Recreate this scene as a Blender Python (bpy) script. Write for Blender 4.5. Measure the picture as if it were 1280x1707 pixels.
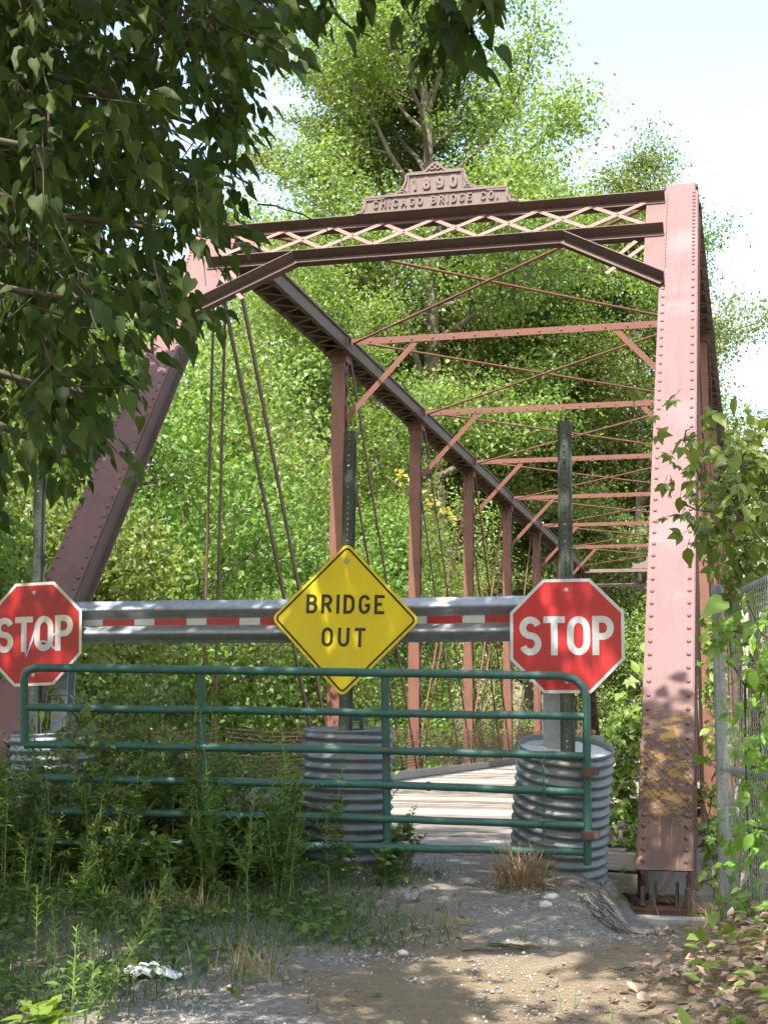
import bpy, bmesh, math, random
import numpy as np
from mathutils import Vector, Matrix

# ------------------------------------------------------------------ scene, camera, light
for o in list(bpy.data.objects): bpy.data.objects.remove(o)
scene = bpy.context.scene
COL = scene.collection
rad = math.radians

F_PX, YAW, PITCH, ROLL = 2402.0, rad(14.40), rad(8.52), rad(0.48)
CAM = Vector((0.643, -10.588, 0.847))
_fw = Vector((-math.sin(YAW)*math.cos(PITCH), math.cos(YAW)*math.cos(PITCH), math.sin(PITCH)))
_r = Vector((math.cos(YAW), math.sin(YAW), 0)); _u = _r.cross(_fw)
RT = _r*math.cos(ROLL) + _u*math.sin(ROLL); UP = -_r*math.sin(ROLL) + _u*math.cos(ROLL); FW = _fw
cam_data = bpy.data.cameras.new('camera'); cam = bpy.data.objects.new('camera', cam_data); COL.objects.link(cam)
cam_data.sensor_fit = 'HORIZONTAL'; cam_data.sensor_width = 36; cam_data.lens = F_PX/1280*36
cam_data.clip_end = 3000; cam_data.clip_start = 0.05
M = Matrix.Identity(4)
for i in range(3):
    M[i][0] = RT[i]; M[i][1] = UP[i]; M[i][2] = -FW[i]; M[i][3] = CAM[i]
cam.matrix_world = M
scene.camera = cam

SUN_EL = rad(58); SUN_AZ = rad(180+6.5)          # azimuth clockwise from +Y (the bridge axis)
SUND = Vector((math.sin(SUN_AZ)*math.cos(SUN_EL), math.cos(SUN_AZ)*math.cos(SUN_EL), math.sin(SUN_EL)))
world = bpy.data.worlds.new('World'); scene.world = world; world.use_nodes = True
wn = world.node_tree.nodes; wl = world.node_tree.links
sky = wn.new('ShaderNodeTexSky'); sky.sky_type = 'NISHITA'; sky.sun_disc = False
sky.sun_elevation = SUN_EL; sky.sun_rotation = SUN_AZ; sky.air_density = 1.8; sky.dust_density = 3.0; sky.ozone_density = 1.0
wl.new(sky.outputs[0], wn['Background'].inputs[0]); wn['Background'].inputs[1].default_value = 0.15
sl = bpy.data.lights.new('sun', 'SUN'); sl.energy = 4.6; sl.angle = rad(0.53); sl.color = (1.0, 0.95, 0.87)
sun = bpy.data.objects.new('sun', sl); COL.objects.link(sun)
sun.rotation_euler = (-SUND).to_track_quat('-Z', 'Y').to_euler()
scene.view_settings.view_transform = 'Standard'; scene.view_settings.look = 'None'
scene.view_settings.gamma = 1.0; scene.view_settings.exposure = 1.64
scene.render.engine = 'CYCLES'
scene.cycles.max_bounces = 6; scene.cycles.diffuse_bounces = 3; scene.cycles.transmission_bounces = 4; scene.cycles.transparent_max_bounces = 8
scene.cycles.use_denoising = True; scene.cycles.use_adaptive_sampling = True; scene.cycles.adaptive_threshold = .03

# ------------------------------------------------------------------ helpers
def px_ray(x, y): return FW*F_PX + RT*(x-640) - UP*(y-853.5)
def at_d(x, y, d): return CAM + px_ray(x, y)*(d/F_PX)
def at_Y(x, y, Y): v = px_ray(x, y); return CAM + v*((Y-CAM.y)/v.y)
def to_px(X):
    d = Vector(X)-CAM; z = d.dot(FW)
    if z < .05: return (-1e6, -1e6)
    return (640+F_PX*d.dot(RT)/z, 853.5-F_PX*d.dot(UP)/z)

WM = {}
def link(o, parent=None, mat=None):
    COL.objects.link(o)
    m = mat or Matrix.Identity(4)
    if parent is not None:
        o.parent = parent; o.matrix_parent_inverse = WM[parent.name].inverted()
    o.matrix_basis = m
    WM[o.name] = m.copy()
    return o
def tag(o, label=None, cat=None, group=None, kind=None):
    if label: o['label'] = label
    if cat: o['category'] = cat
    if group: o['group'] = group
    if kind: o['kind'] = kind
    return o
def thing(name, loc, label, cat, group=None):
    o = bpy.data.objects.new(name, None); o.empty_display_size = .1
    link(o, None, Matrix.Translation(Vector(loc)))
    return tag(o, label, cat, group)

class MB:
    def __init__(s): s.v = []; s.f = []; s.sm = []
    def add(s, vs, fs, smooth=False):
        b = len(s.v); s.v += [tuple(v) for v in vs]
        for f in fs: s.f.append(tuple(b+i for i in f)); s.sm.append(smooth)
    def box(s, c, size, R=None):
        c = Vector(c); hx, hy, hz = [q/2 for q in size]
        vs = []
        for x, y, z in ((-1,-1,-1),(1,-1,-1),(1,1,-1),(-1,1,-1),(-1,-1,1),(1,-1,1),(1,1,1),(-1,1,1)):
            p = Vector((x*hx, y*hy, z*hz))
            if R is not None: p = R @ p
            vs.append(c+p)
        s.add(vs, [(0,3,2,1),(4,5,6,7),(0,1,5,4),(1,2,6,5),(2,3,7,6),(3,0,4,7)])
    def bar(s, a, b, w, h, side):
        """box from a to b; w along `side`, h along the remaining axis"""
        a = Vector(a); b = Vector(b); d = (b-a); L = d.length; d.normalize()
        side = Vector(side); side = (side - d*side.dot(d)).normalized(); n = side.cross(d)
        R = Matrix((side, d, n)).transposed()
        s.box((a+b)/2, (w, L, h), R)
    def tube(s, pts, radii, n=8, caps=True, smooth=True):
        pts = [Vector(p) for p in pts]
        if not hasattr(radii, '__len__'): radii = [radii]*len(pts)
        vs = []; fs = []
        prev = None
        for i, p in enumerate(pts):
            t = (pts[min(i+1, len(pts)-1)] - pts[max(i-1, 0)]).normalized()
            if prev is None:
                a = t.orthogonal().normalized()
            else:
                a = (prev - t*prev.dot(t))
                a = a.normalized() if a.length > 1e-6 else t.orthogonal().normalized()
            prev = a; b = t.cross(a)
            for k in range(n):
                an = 2*math.pi*k/n
                vs.append(p + (a*math.cos(an)+b*math.sin(an))*radii[i])
        for i in range(len(pts)-1):
            for k in range(n):
                fs.append((i*n+k, i*n+(k+1)%n, (i+1)*n+(k+1)%n, (i+1)*n+k))
        s.add(vs, fs, smooth)
        if caps:
            m = (len(pts)-1)*n
            s.add(vs[:n], [tuple(range(n-1, -1, -1))]); s.add(vs[m:m+n], [tuple(range(n))])
    def sweep(s, prof, a, b, X, Y, closed=True):
        """extrude 2d profile (list of (p,q)) from a to b, profile axes X,Y"""
        a = Vector(a); b = Vector(b); X = Vector(X); Y = Vector(Y); n = len(prof)
        vs = [a+X*p+Y*q for p, q in prof] + [b+X*p+Y*q for p, q in prof]
        fs = [(i, (i+1) % n, n+(i+1) % n, n+i) for i in range(n if closed else n-1)]
        s.add(vs, fs)
        if closed: s.add(vs, [tuple(range(n-1, -1, -1)), tuple(range(n, 2*n))])
    def lathe(s, prof, Mx, n=40, smooth=True, closed=False):
        vs = []; fs = []
        for r, z in prof:
            for k in range(n):
                a = 2*math.pi*k/n; vs.append(Mx @ Vector((r*math.cos(a), r*math.sin(a), z)))
        for i in range(len(prof)-1):
            for k in range(n): fs.append((i*n+k, i*n+(k+1) % n, (i+1)*n+(k+1) % n, (i+1)*n+k))
        s.add(vs, fs, smooth)
    def mesh(s, name):
        me = bpy.data.meshes.new(name); me.from_pydata(s.v, [], s.f); me.update()
        me.polygons.foreach_set('use_smooth', s.sm)
        return me
    def build(s, name, mat, parent=None):
        me = s.mesh(name); me.materials.append(mat)
        return link(bpy.data.objects.new(name, me), parent)
def place(name, me, Mx, parent=None): return link(bpy.data.objects.new(name, me), parent, Mx)

def np_mesh(name, V, Fc, mat, smooth=False):
    me = bpy.data.meshes.new(name); V = np.asarray(V, np.float32); Fc = np.asarray(Fc, np.int32)
    nf, k = Fc.shape
    me.vertices.add(len(V)); me.vertices.foreach_set('co', V.ravel())
    me.loops.add(nf*k); me.loops.foreach_set('vertex_index', Fc.ravel())
    me.polygons.add(nf); me.polygons.foreach_set('loop_start', np.arange(0, nf*k, k, dtype=np.int32))
    if smooth: me.polygons.foreach_set('use_smooth', np.ones(nf, bool))
    me.update(calc_edges=True); me.materials.append(mat)
    return me

def unit(a): return a/np.maximum(np.linalg.norm(a, axis=-1, keepdims=True), 1e-9)
def leaf_arrays(T, pos, tip, nrm, size):
    """T=(verts (m,3) in (length, width, normal), faces); one copy per leaf"""
    tv, tf = T; tv = np.asarray(tv, float); tf = np.asarray(tf)
    tip = unit(tip); nrm = unit(nrm - tip*np.sum(nrm*tip, -1, keepdims=True)); wid = np.cross(nrm, tip)
    s = size[:, None, None]
    V = pos[:, None, :] + s*(tv[None, :, 0:1]*tip[:, None, :] + tv[None, :, 1:2]*wid[:, None, :] + tv[None, :, 2:3]*nrm[:, None, :])
    n, m = len(pos), len(tv)
    Fc = tf[None] + (np.arange(n)*m)[:, None, None]
    return V.reshape(-1, 3), Fc.reshape(-1, tf.shape[1])
T_DIAMOND = ([(0,0,0),(.42,.30,.07),(1,0,-.08),(.42,-.30,.07)], [(0,2,1),(0,3,2)])
T_HEART = ([(0.04,0,0),(-.06,.17,.05),(.14,.35,.10),(.45,.33,.08),(.80,.14,.0),(1.16,0,-.18),
            (-.06,-.17,.05),(.14,-.35,.10),(.45,-.33,.08),(.80,-.14,.0),(.45,0,-.02)],
           [(0,2,1),(0,10,2),(10,3,2),(10,4,3),(10,5,4),(0,6,7),(0,7,10),(10,7,8),(10,8,9),(10,9,5)])
T_LANCE = ([(0,0,0),(.3,.11,.03),(.65,.09,.0),(1,0,-.10),(.3,-.11,.03),(.65,-.09,.0)], [(0,3,2),(0,2,1),(0,4,5),(0,5,3)])
T_OVATE = ([(0,0,0),(.2,.24,.06),(.5,.30,.06),(.8,.16,.0),(1.08,0,-.14),(.2,-.24,.06),(.5,-.30,.06),(.8,-.16,.0),(.5,0,-.01)],
           [(0,8,1),(8,2,1),(8,3,2),(8,4,3),(0,5,8),(8,5,6),(8,6,7),(8,7,4)])
T_BLADE = ([(0,.5,0),(0,-.5,0),(.5,.4,.10),(.5,-.4,.10),(1,0,.42)], [(0,1,3),(0,3,2),(2,3,4)])

# ------------------------------------------------------------------ materials
def new_mat(name):
    m = bpy.data.materials.new(name); m.use_nodes = True
    return m, m.node_tree.nodes, m.node_tree.links, m.node_tree.nodes['Principled BSDF']
def ramp(n, stops):
    r = n.new('ShaderNodeValToRGB'); e = r.color_ramp.elements
    e[0].position, e[0].color = stops[0][0], (*stops[0][1], 1)
    e[1].position, e[1].color = stops[-1][0], (*stops[-1][1], 1)
    for p, c in stops[1:-1]:
        q = e.new(p); q.color = (*c, 1)
    return r
def noise(n, l, scale, detail=6, vec=None, rough=.6):
    t = n.new('ShaderNodeTexNoise'); t.inputs['Scale'].default_value = scale; t.inputs['Detail'].default_value = detail; t.inputs['Roughness'].default_value = rough
    if vec is not None: l.new(vec, t.inputs['Vector'])
    return t
def coords(n, l, scale=(1,1,1), kind='Object'):
    tc = n.new('ShaderNodeTexCoord'); mp = n.new('ShaderNodeMapping'); mp.inputs['Scale'].default_value = scale
    l.new(tc.outputs[kind], mp.inputs['Vector']); return mp.outputs[0]
def bump(n, l, b, src, strength=.3, dist=.01):
    bp = n.new('ShaderNodeBump'); bp.inputs['Strength'].default_value = strength; bp.inputs['Distance'].default_value = dist
    l.new(src, bp.inputs['Height']); l.new(bp.outputs[0], b.inputs['Normal'])
def mix(n, l, a, b, f):
    m = n.new('ShaderNodeMix'); m.data_type = 'RGBA'
    for sock, v in ((m.inputs[6], a), (m.inputs[7], b), (m.inputs[0], f)):
        if isinstance(v, tuple): sock.default_value = (*v, 1)
        elif isinstance(v, float): sock.default_value = v
        else: l.new(v, sock)
    return m.outputs[2]
def simple(name, stops, scale=8, rough=.6, metal=0., b_str=.25, b_dist=.004, stretch=(1,1,1), rough2=None):
    m, n, l, b = new_mat(name); v = coords(n, l, stretch)
    t = noise(n, l, scale, 8, v); r = ramp(n, stops); l.new(t.outputs[0], r.inputs[0]); l.new(r.outputs[0], b.inputs['Base Color'])
    b.inputs['Roughness'].default_value = rough; b.inputs['Metallic'].default_value = metal
    if b_str: bump(n, l, b, t.outputs[0], b_str, b_dist)
    return m
MAT = {}
def rusty(name, paint, paint2, rust, lo=.5, hi=.68, streak=True):
    m, n, l, b = new_mat(name); v = coords(n, l); vs = coords(n, l, (6,6,.5) if streak else (3,3,3))
    t1 = noise(n, l, 2.2, 8, v); t2 = noise(n, l, 14, 8, v, .7); t3 = noise(n, l, 3, 6, vs)
    base = mix(n, l, paint, paint2, t3.outputs[0])
    mth = n.new('ShaderNodeMath'); mth.operation = 'MULTIPLY_ADD'; l.new(t2.outputs[0], mth.inputs[0]); mth.inputs[1].default_value = .5
    l.new(t1.outputs[0], mth.inputs[2])
    mr = n.new('ShaderNodeMapRange'); l.new(mth.outputs[0], mr.inputs[0]); mr.inputs[1].default_value = lo+.25; mr.inputs[2].default_value = hi+.25
    c = mix(n, l, base, rust, mr.outputs[0])
    l.new(c, b.inputs['Base Color']); b.inputs['Roughness'].default_value = .62; b.inputs['Specular IOR Level'].default_value = .35
    bump(n, l, b, t2.outputs[0], .35, .003)
    return m
MAT['post'] = rusty('end_post_paint', (.112,.053,.048), (.15,.077,.070), (.075,.042,.034), .55, .78)
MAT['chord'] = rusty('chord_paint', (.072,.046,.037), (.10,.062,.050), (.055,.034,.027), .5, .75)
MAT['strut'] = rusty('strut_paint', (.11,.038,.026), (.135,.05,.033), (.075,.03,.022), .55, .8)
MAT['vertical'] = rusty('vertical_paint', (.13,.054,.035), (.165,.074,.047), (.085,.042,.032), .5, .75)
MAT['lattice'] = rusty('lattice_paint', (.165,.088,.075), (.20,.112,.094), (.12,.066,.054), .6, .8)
MAT['rod'] = rusty('rod_rust', (.085,.045,.032), (.11,.058,.04), (.062,.033,.024), .5, .75)
MAT['plaque'] = rusty('plaque_iron', (.13,.094,.083), (.16,.115,.10), (.10,.07,.06), .5, .8)
MAT['rivet'] = rusty('rivet_iron', (.13,.066,.06), (.15,.08,.07), (.09,.05,.042), .5, .8)
# lower end post: worn to rust with remains of yellow paint
def post_worn():
    m, n, l, b = new_mat('end_post_worn'); tc = n.new('ShaderNodeTexCoord'); sx = n.new('ShaderNodeSeparateXYZ'); l.new(tc.outputs['Object'], sx.inputs[0])
    v = coords(n, l); vs = coords(n, l, (2.2,4,4)); t1 = noise(n, l, 2.2, 8, v); t2 = noise(n, l, 16, 8, v, .7); ty = noise(n, l, 3.2, 9, vs, .72); tst = noise(n, l, 5, 5, coords(n, l, (14,.7,.7)))
    base = mix(n, l, (.125,.056,.055), (.165,.083,.081), t1.outputs[0])
    gr_ = noise(n, l, 55, 5, v, .8); sk = noise(n, l, 2.5, 7, coords(n, l, (9,.6,.6)), .65); pt_ = noise(n, l, 1.1, 6, v, .6)
    rg = ramp(n, [(.30,(.62,.62,.62)),(.55,(1,1,1)),(.72,(1.25,1.25,1.25))]); l.new(gr_.outputs[0], rg.inputs[0])
    mg = n.new('ShaderNodeMix'); mg.data_type = 'RGBA'; mg.blend_type = 'MULTIPLY'; mg.inputs[0].default_value = .55; l.new(base, mg.inputs[6]); l.new(rg.outputs[0], mg.inputs[7]); base = mg.outputs[2]
    rk = ramp(n, [(.50,(0,0,0)),(.66,(1,1,1))]); l.new(sk.outputs[0], rk.inputs[0]); mk = n.new('ShaderNodeMath'); mk.operation = 'MULTIPLY'; l.new(rk.outputs[0], mk.inputs[0]); mk.inputs[1].default_value = .55
    base = mix(n, l, base, (.10,.042,.042), mk.outputs[0])
    rp = ramp(n, [(.50,(0,0,0)),(.70,(1,1,1))]); l.new(pt_.outputs[0], rp.inputs[0]); mp_ = n.new('ShaderNodeMath'); mp_.operation = 'MULTIPLY'; l.new(rp.outputs[0], mp_.inputs[0]); mp_.inputs[1].default_value = .5
    base = mix(n, l, base, (.22,.15,.15), mp_.outputs[0])  # pale patches: greyish bleached paint with a whitish sheen painted in
    # rust grows towards the foot of the post (weathering, with a ragged edge)
    hgt = n.new('ShaderNodeMath'); hgt.operation = 'MULTIPLY_ADD'; l.new(t1.outputs[0], hgt.inputs[0]); hgt.inputs[1].default_value = -.9; l.new(sx.outputs['Z'], hgt.inputs[2])
    mr = n.new('ShaderNodeMapRange'); l.new(hgt.outputs[0], mr.inputs[0]); mr.inputs[1].default_value = .85; mr.inputs[2].default_value = .45
    c = mix(n, l, base, (.095,.055,.040), mr.outputs[0])
    ry = ramp(n, [(.50,(0,0,0)),(.56,(1,1,1))]); l.new(ty.outputs[0], ry.inputs[0])
    band = ramp(n, [(.0,(0,0,0)),(.30,(.2,.2,.2)),(.42,(1,1,1)),(.82,(1,1,1)),(.93,(0,0,0))]); mz = n.new('ShaderNodeMapRange'); l.new(sx.outputs['Z'], mz.inputs[0]); mz.inputs[1].default_value = -.2; mz.inputs[2].default_value = 1.15; l.new(mz.outputs[0], band.inputs[0])
    mm = n.new('ShaderNodeMath'); mm.operation = 'MULTIPLY'; l.new(ry.outputs[0], mm.inputs[0]); l.new(band.outputs[0], mm.inputs[1])
    m2 = n.new('ShaderNodeMath'); m2.operation = 'MULTIPLY'; l.new(mm.outputs[0], m2.inputs[0]); m2.inputs[1].default_value = .8
    c = mix(n, l, c, (.36,.20,.04), m2.outputs[0])
    st = ramp(n, [(.60,(0,0,0)),(.66,(1,1,1))]); l.new(tst.outputs[0], st.inputs[0]); lowz = n.new('ShaderNodeMapRange'); l.new(sx.outputs['Z'], lowz.inputs[0]); lowz.inputs[1].default_value = .35; lowz.inputs[2].default_value = .2
    m3 = n.new('ShaderNodeMath'); m3.operation = 'MULTIPLY'; l.new(st.outputs[0], m3.inputs[0]); l.new(lowz.outputs[0], m3.inputs[1])
    c = mix(n, l, c, (.30,.13,.04), m3.outputs[0])
    l.new(c, b.inputs['Base Color']); b.inputs['Roughness'].default_value = .6; b.inputs['Specular IOR Level'].default_value = .35
    bump(n, l, b, t2.outputs[0], .4, .003); return m
MAT['worn'] = post_worn()
MAT['galv'] = simple('galvanised_steel', [(.3,(.19,.21,.23)),(.6,(.29,.31,.33)),(.75,(.21,.225,.24))], 14, .5, .45, .15, .002)
def galv_pipe():
    m, n, l, b = new_mat('corrugated_pipe_steel'); v = coords(n, l); t1 = noise(n, l, 4, 8, v, .7); t2 = noise(n, l, 26, 8, v)
    c1 = mix(n, l, (.10,.122,.132), (.19,.215,.228), t2.outputs[0]); r = ramp(n, [(.52,(0,0,0)),(.70,(1,1,1))]); l.new(t1.outputs[0], r.inputs[0])
    c = mix(n, l, c1, (.20,.17,.14), r.outputs[0]); l.new(c, b.inputs['Base Color']); b.inputs['Roughness'].default_value = .5; b.inputs['Metallic'].default_value = .35
    bump(n, l, b, t2.outputs[0], .15, .002); return m
MAT['pipe'] = galv_pipe()
MAT['concrete'] = simple('concrete', [(.3,(.36,.34,.31)),(.6,(.48,.46,.42)),(.8,(.30,.28,.25))], 12, .9, 0, .5, .006)
MAT['abut'] = simple('abutment_concrete', [(.3,(.26,.24,.20)),(.6,(.38,.35,.30)),(.8,(.20,.18,.15))], 4, .92, 0, .6, .01)
MAT['gate'] = rusty('gate_green_paint', (.026,.082,.068), (.036,.105,.085), (.055,.04,.025), .62, .78, False); MAT['gate'].node_tree.nodes['Principled BSDF'].inputs['Roughness'].default_value = .5
MAT['gaterust'] = simple('gate_rust', [(.3,(.055,.028,.02)),(.7,(.10,.05,.035))], 30, .8)
MAT['signpost'] = simple('green_sign_post', [(.3,(.030,.042,.034)),(.7,(.055,.07,.055))], 20, .5, .1, .1, .001)
def sign_mat(name, c1, c2, rough=.35):
    m, n, l, b = new_mat(name); v = coords(n, l, (1,1,.4)); t = noise(n, l, 5, 8, v, .65); t2 = noise(n, l, 30, 4, v)
    r = ramp(n, [(.35, c1), (.72, c2)]); l.new(t.outputs[0], r.inputs[0]); l.new(r.outputs[0], b.inputs['Base Color'])
    b.inputs['Roughness'].default_value = rough; b.inputs['Specular IOR Level'].default_value = .3; bump(n, l, b, t2.outputs[0], .03, .001); return m
MAT['red'] = sign_mat('sign_red', (.42,.024,.028), (.36,.024,.026))
MAT['redshade'] = sign_mat('sign_red_shaded', (.33,.010,.012), (.24,.011,.011))  # deep shade on the left sign is put into this darker red
MAT['white'] = sign_mat('sign_white', (.50,.53,.54), (.43,.45,.45))
MAT['cream'] = sign_mat('sign_cream', (.50,.48,.40), (.42,.40,.33))
MAT['yellow'] = sign_mat('sign_yellow', (.66,.50,.012), (.54,.40,.012))
MAT['black'] = sign_mat('sign_black', (.02,.02,.016), (.035,.033,.025))
MAT['tapered'] = sign_mat('tape_red', (.38,.024,.02), (.32,.024,.02)); MAT['tapewhite'] = sign_mat('tape_white', (.55,.55,.53), (.44,.44,.42))
MAT['graffiti'] = sign_mat('graffiti_marker', (.38,.40,.58), (.30,.32,.50))
MAT['bolt'] = simple('bolt_steel', [(.3,(.25,.24,.23)),(.7,(.4,.39,.37))], 30, .45, .7, 0)
MAT['aluminium'] = simple('aluminium_back', [(.3,(.4,.4,.4)),(.7,(.5,.5,.5))], 8, .5, .6, 0)
def wood(name, a, bcol, cc):
    m, n, l, b = new_mat(name); v = coords(n, l, (.5,9,9)); t = noise(n, l, 4, 9, v, .7); t2 = noise(n, l, 1.3, 4, coords(n, l))
    oi = n.new('ShaderNodeObjectInfo'); r = ramp(n, [(.3,a),(.52,bcol),(.72,cc)]); ad = n.new('ShaderNodeMath'); ad.operation = 'MULTIPLY_ADD'
    l.new(oi.outputs['Random'], ad.inputs[0]); ad.inputs[1].default_value = .34; l.new(t.outputs[0], ad.inputs[2])
    sb = n.new('ShaderNodeMath'); sb.operation = 'SUBTRACT'; l.new(ad.outputs[0], sb.inputs[0]); sb.inputs[1].default_value = .17
    l.new(sb.outputs[0], r.inputs[0]); l.new(r.outputs[0], b.inputs['Base Color']); b.inputs['Roughness'].default_value = .85; b.inputs['Specular IOR Level'].default_value = .2
    bump(n, l, b, t.outputs[0], .5, .008); return m
MAT['plank'] = wood('weathered_plank', (.085,.072,.06), (.205,.18,.155), (.30,.27,.235))
MAT['timber'] = wood('old_timber', (.13,.11,.09), (.24,.21,.18), (.33,.29,.25))
def leaf_mat(name, cols, transl=.35, rough=.5, tcol=None, spec=.35):
    m, n, l, b = new_mat(name); g = n.new('ShaderNodeNewGeometry'); oi = n.new('ShaderNodeObjectInfo')
    r = ramp(n, [(i/(len(cols)-1), c) for i, c in enumerate(cols)]); l.new(g.outputs['Random Per Island'], r.inputs[0])
    hs = n.new('ShaderNodeHueSaturation'); l.new(r.outputs[0], hs.inputs['Color'])
    mr = n.new('ShaderNodeMapRange'); l.new(oi.outputs['Random'], mr.inputs[0]); mr.inputs[3].default_value = .472; mr.inputs[4].default_value = .512; l.new(mr.outputs[0], hs.inputs['Hue'])
    mv = n.new('ShaderNodeMapRange'); l.new(oi.outputs['Random'], mv.inputs[0]); mv.inputs[3].default_value = .72; mv.inputs[4].default_value = 1.15; l.new(mv.outputs[0], hs.inputs['Value'])
    l.new(hs.outputs[0], b.inputs['Base Color']); b.inputs['Roughness'].default_value = rough; b.inputs['Specular IOR Level'].default_value = spec
    tr = n.new('ShaderNodeBsdfTranslucent'); ms = n.new('ShaderNodeMixShader'); ms.inputs[0].default_value = transl
    gm = n.new('ShaderNodeMix'); gm.data_type = 'RGBA'; gm.blend_type = 'MULTIPLY'; gm.inputs[0].default_value = 1; l.new(hs.outputs[0], gm.inputs[6]); gm.inputs[7].default_value = (1.55,1.5,.6,1)
    l.new(gm.outputs[2], tr.inputs['Color']); l.new(b.outputs[0], ms.inputs[1]); l.new(tr.outputs[0], ms.inputs[2])
    l.new(ms.outputs[0], n['Material Output'].inputs['Surface']); return m
MAT['leaf_a'] = leaf_mat('tree_leaf', [(.07,.13,.026),(.115,.19,.04),(.165,.245,.055),(.105,.18,.038)], .44)
MAT['leaf_b'] = leaf_mat('pale_tree_leaf', [(.10,.175,.042),(.17,.245,.068),(.23,.30,.095),(.14,.215,.055)], .44, .4)
MAT['leaf_y'] = leaf_mat('yellowing_leaf', [(.16,.20,.04),(.32,.24,.04),(.20,.20,.04)], .35)
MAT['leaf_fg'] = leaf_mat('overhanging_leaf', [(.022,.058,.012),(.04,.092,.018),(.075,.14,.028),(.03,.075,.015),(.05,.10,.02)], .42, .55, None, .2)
MAT['leaf_weed'] = leaf_mat('weed_leaf', [(.06,.115,.025),(.09,.16,.034),(.13,.20,.045),(.075,.13,.03)], .34, .5)
MAT['leaf_gold'] = leaf_mat('goldenrod_leaf', [(.11,.20,.03),(.15,.25,.04),(.18,.28,.05)], .36, .45)
MAT['leaf_vine'] = leaf_mat('creeper_leaf', [(.05,.105,.022),(.08,.15,.03),(.115,.19,.045)], .34, .38)
MAT['grass'] = leaf_mat('grass_blade', [(.04,.085,.02),(.06,.115,.026),(.08,.13,.035),(.05,.10,.025),(.12,.12,.05)], .25, .55)
MAT['drygrass'] = leaf_mat('dry_grass', [(.24,.18,.10),(.34,.27,.15),(.20,.15,.09)], .2, .7)
MAT['deadleaf'] = leaf_mat('dead_leaf', [(.30,.21,.145),(.46,.37,.29),(.20,.13,.085),(.40,.31,.235),(.33,.21,.14)], .2, .7)
MAT['bark'] = simple('bark', [(.3,(.085,.068,.052)),(.6,(.16,.135,.11)),(.8,(.11,.09,.07))], 9, .95, 0, .9, .03, (1,1,.25))
MAT['twig'] = simple('twig_bark', [(.3,(.045,.035,.025)),(.7,(.085,.068,.047))], 20, .9, 0, .3, .003)
MAT['stem'] = simple('green_stem', [(.3,(.10,.15,.035)),(.7,(.16,.19,.06))], 20, .6, 0, 0)
MAT['wire'] = simple('galvanised_wire', [(.3,(.30,.31,.32)),(.7,(.5,.5,.5))], 30, .45, .6, 0)
MAT['wirerust'] = simple('rusty_wire', [(.3,(.10,.06,.035)),(.7,(.22,.14,.075))], 30, .7, .3, 0)
MAT['stone'] = leaf_mat('gravel_stone', [(.24,.225,.205),(.36,.345,.325),(.46,.45,.43),(.20,.17,.135)], 0., .9, spec=.2)
MAT['bag'] = simple('plastic_bag', [(.3,(.50,.50,.50)),(.7,(.66,.66,.66))], 6, .35, 0, .4, .01)
m, n, l, b = new_mat('clear_plastic'); b.inputs['Base Color'].default_value = (.8,.82,.82,1); b.inputs['Roughness'].default_value = .15; b.inputs['Transmission Weight'].default_value = .85; b.inputs['IOR'].default_value = 1.2; MAT['clear'] = m
m, n, l, b = new_mat('river_water'); b.inputs['Base Color'].default_value = (.05,.055,.03,1); b.inputs['Roughness'].default_value = .08
bump(n, l, b, noise(n, l, 3, 4, coords(n, l)).outputs[0], .2, .05); MAT['water'] = m
def ground_mat():
    m, n, l, b = new_mat('gravel_and_dirt'); v = coords(n, l); big = noise(n, l, .9, 6, v, .65); mid = noise(n, l, 7, 8, v, .7); fine = noise(n, l, 70, 4, v, .7)
    vo = n.new('ShaderNodeTexVoronoi'); vo.inputs['Scale'].default_value = 55; l.new(v, vo.inputs['Vector'])
    gr = mix(n, l, (.17,.158,.145), (.34,.33,.31), vo.outputs['Color']); gr2 = mix(n, l, gr, (.15,.125,.10), mid.outputs[0])
    dirt = mix(n, l, (.14,.106,.07), (.26,.205,.138), mid.outputs[0])
    sx = n.new('ShaderNodeSeparateXYZ'); tc = n.new('ShaderNodeTexCoord'); l.new(tc.outputs['Object'], sx.inputs[0])
    # worn dirt patch in the near part of the path
    y0 = n.new('ShaderNodeMapRange'); l.new(sx.outputs['Y'], y0.inputs[0]); y0.inputs[1].default_value = -2.0; y0.inputs[2].default_value = -3.6
    x0 = n.new('ShaderNodeMapRange'); l.new(sx.outputs['X'], x0.inputs[0]); x0.inputs[1].default_value = -1.6; x0.inputs[2].default_value = -.7
    mu = n.new('ShaderNodeMath'); mu.operation = 'MULTIPLY'; l.new(y0.outputs[0], mu.inputs[0]); l.new(x0.outputs[0], mu.inputs[1])
    ad = n.new('ShaderNodeMath'); ad.operation = 'MULTIPLY_ADD'; l.new(mu.outputs[0], ad.inputs[0]); ad.inputs[1].default_value = .30; l.new(big.outputs[0], ad.inputs[2])
    r = ramp(n, [(.50,(0,0,0)),(.68,(1,1,1))]); l.new(ad.outputs[0], r.inputs[0])
    c = mix(n, l, gr2, dirt, r.outputs[0])
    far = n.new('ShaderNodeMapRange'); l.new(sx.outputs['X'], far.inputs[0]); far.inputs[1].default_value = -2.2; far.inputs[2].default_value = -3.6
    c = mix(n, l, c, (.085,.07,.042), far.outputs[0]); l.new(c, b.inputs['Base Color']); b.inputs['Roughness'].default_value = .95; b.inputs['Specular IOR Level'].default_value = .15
    hh = n.new('ShaderNodeMath'); hh.operation = 'ADD'; l.new(fine.outputs[0], hh.inputs[0]); l.new(vo.outputs['Distance'], hh.inputs[1])
    bump(n, l, b, hh.outputs[0], .85, .02); return m
MAT['ground'] = ground_mat()

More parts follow.
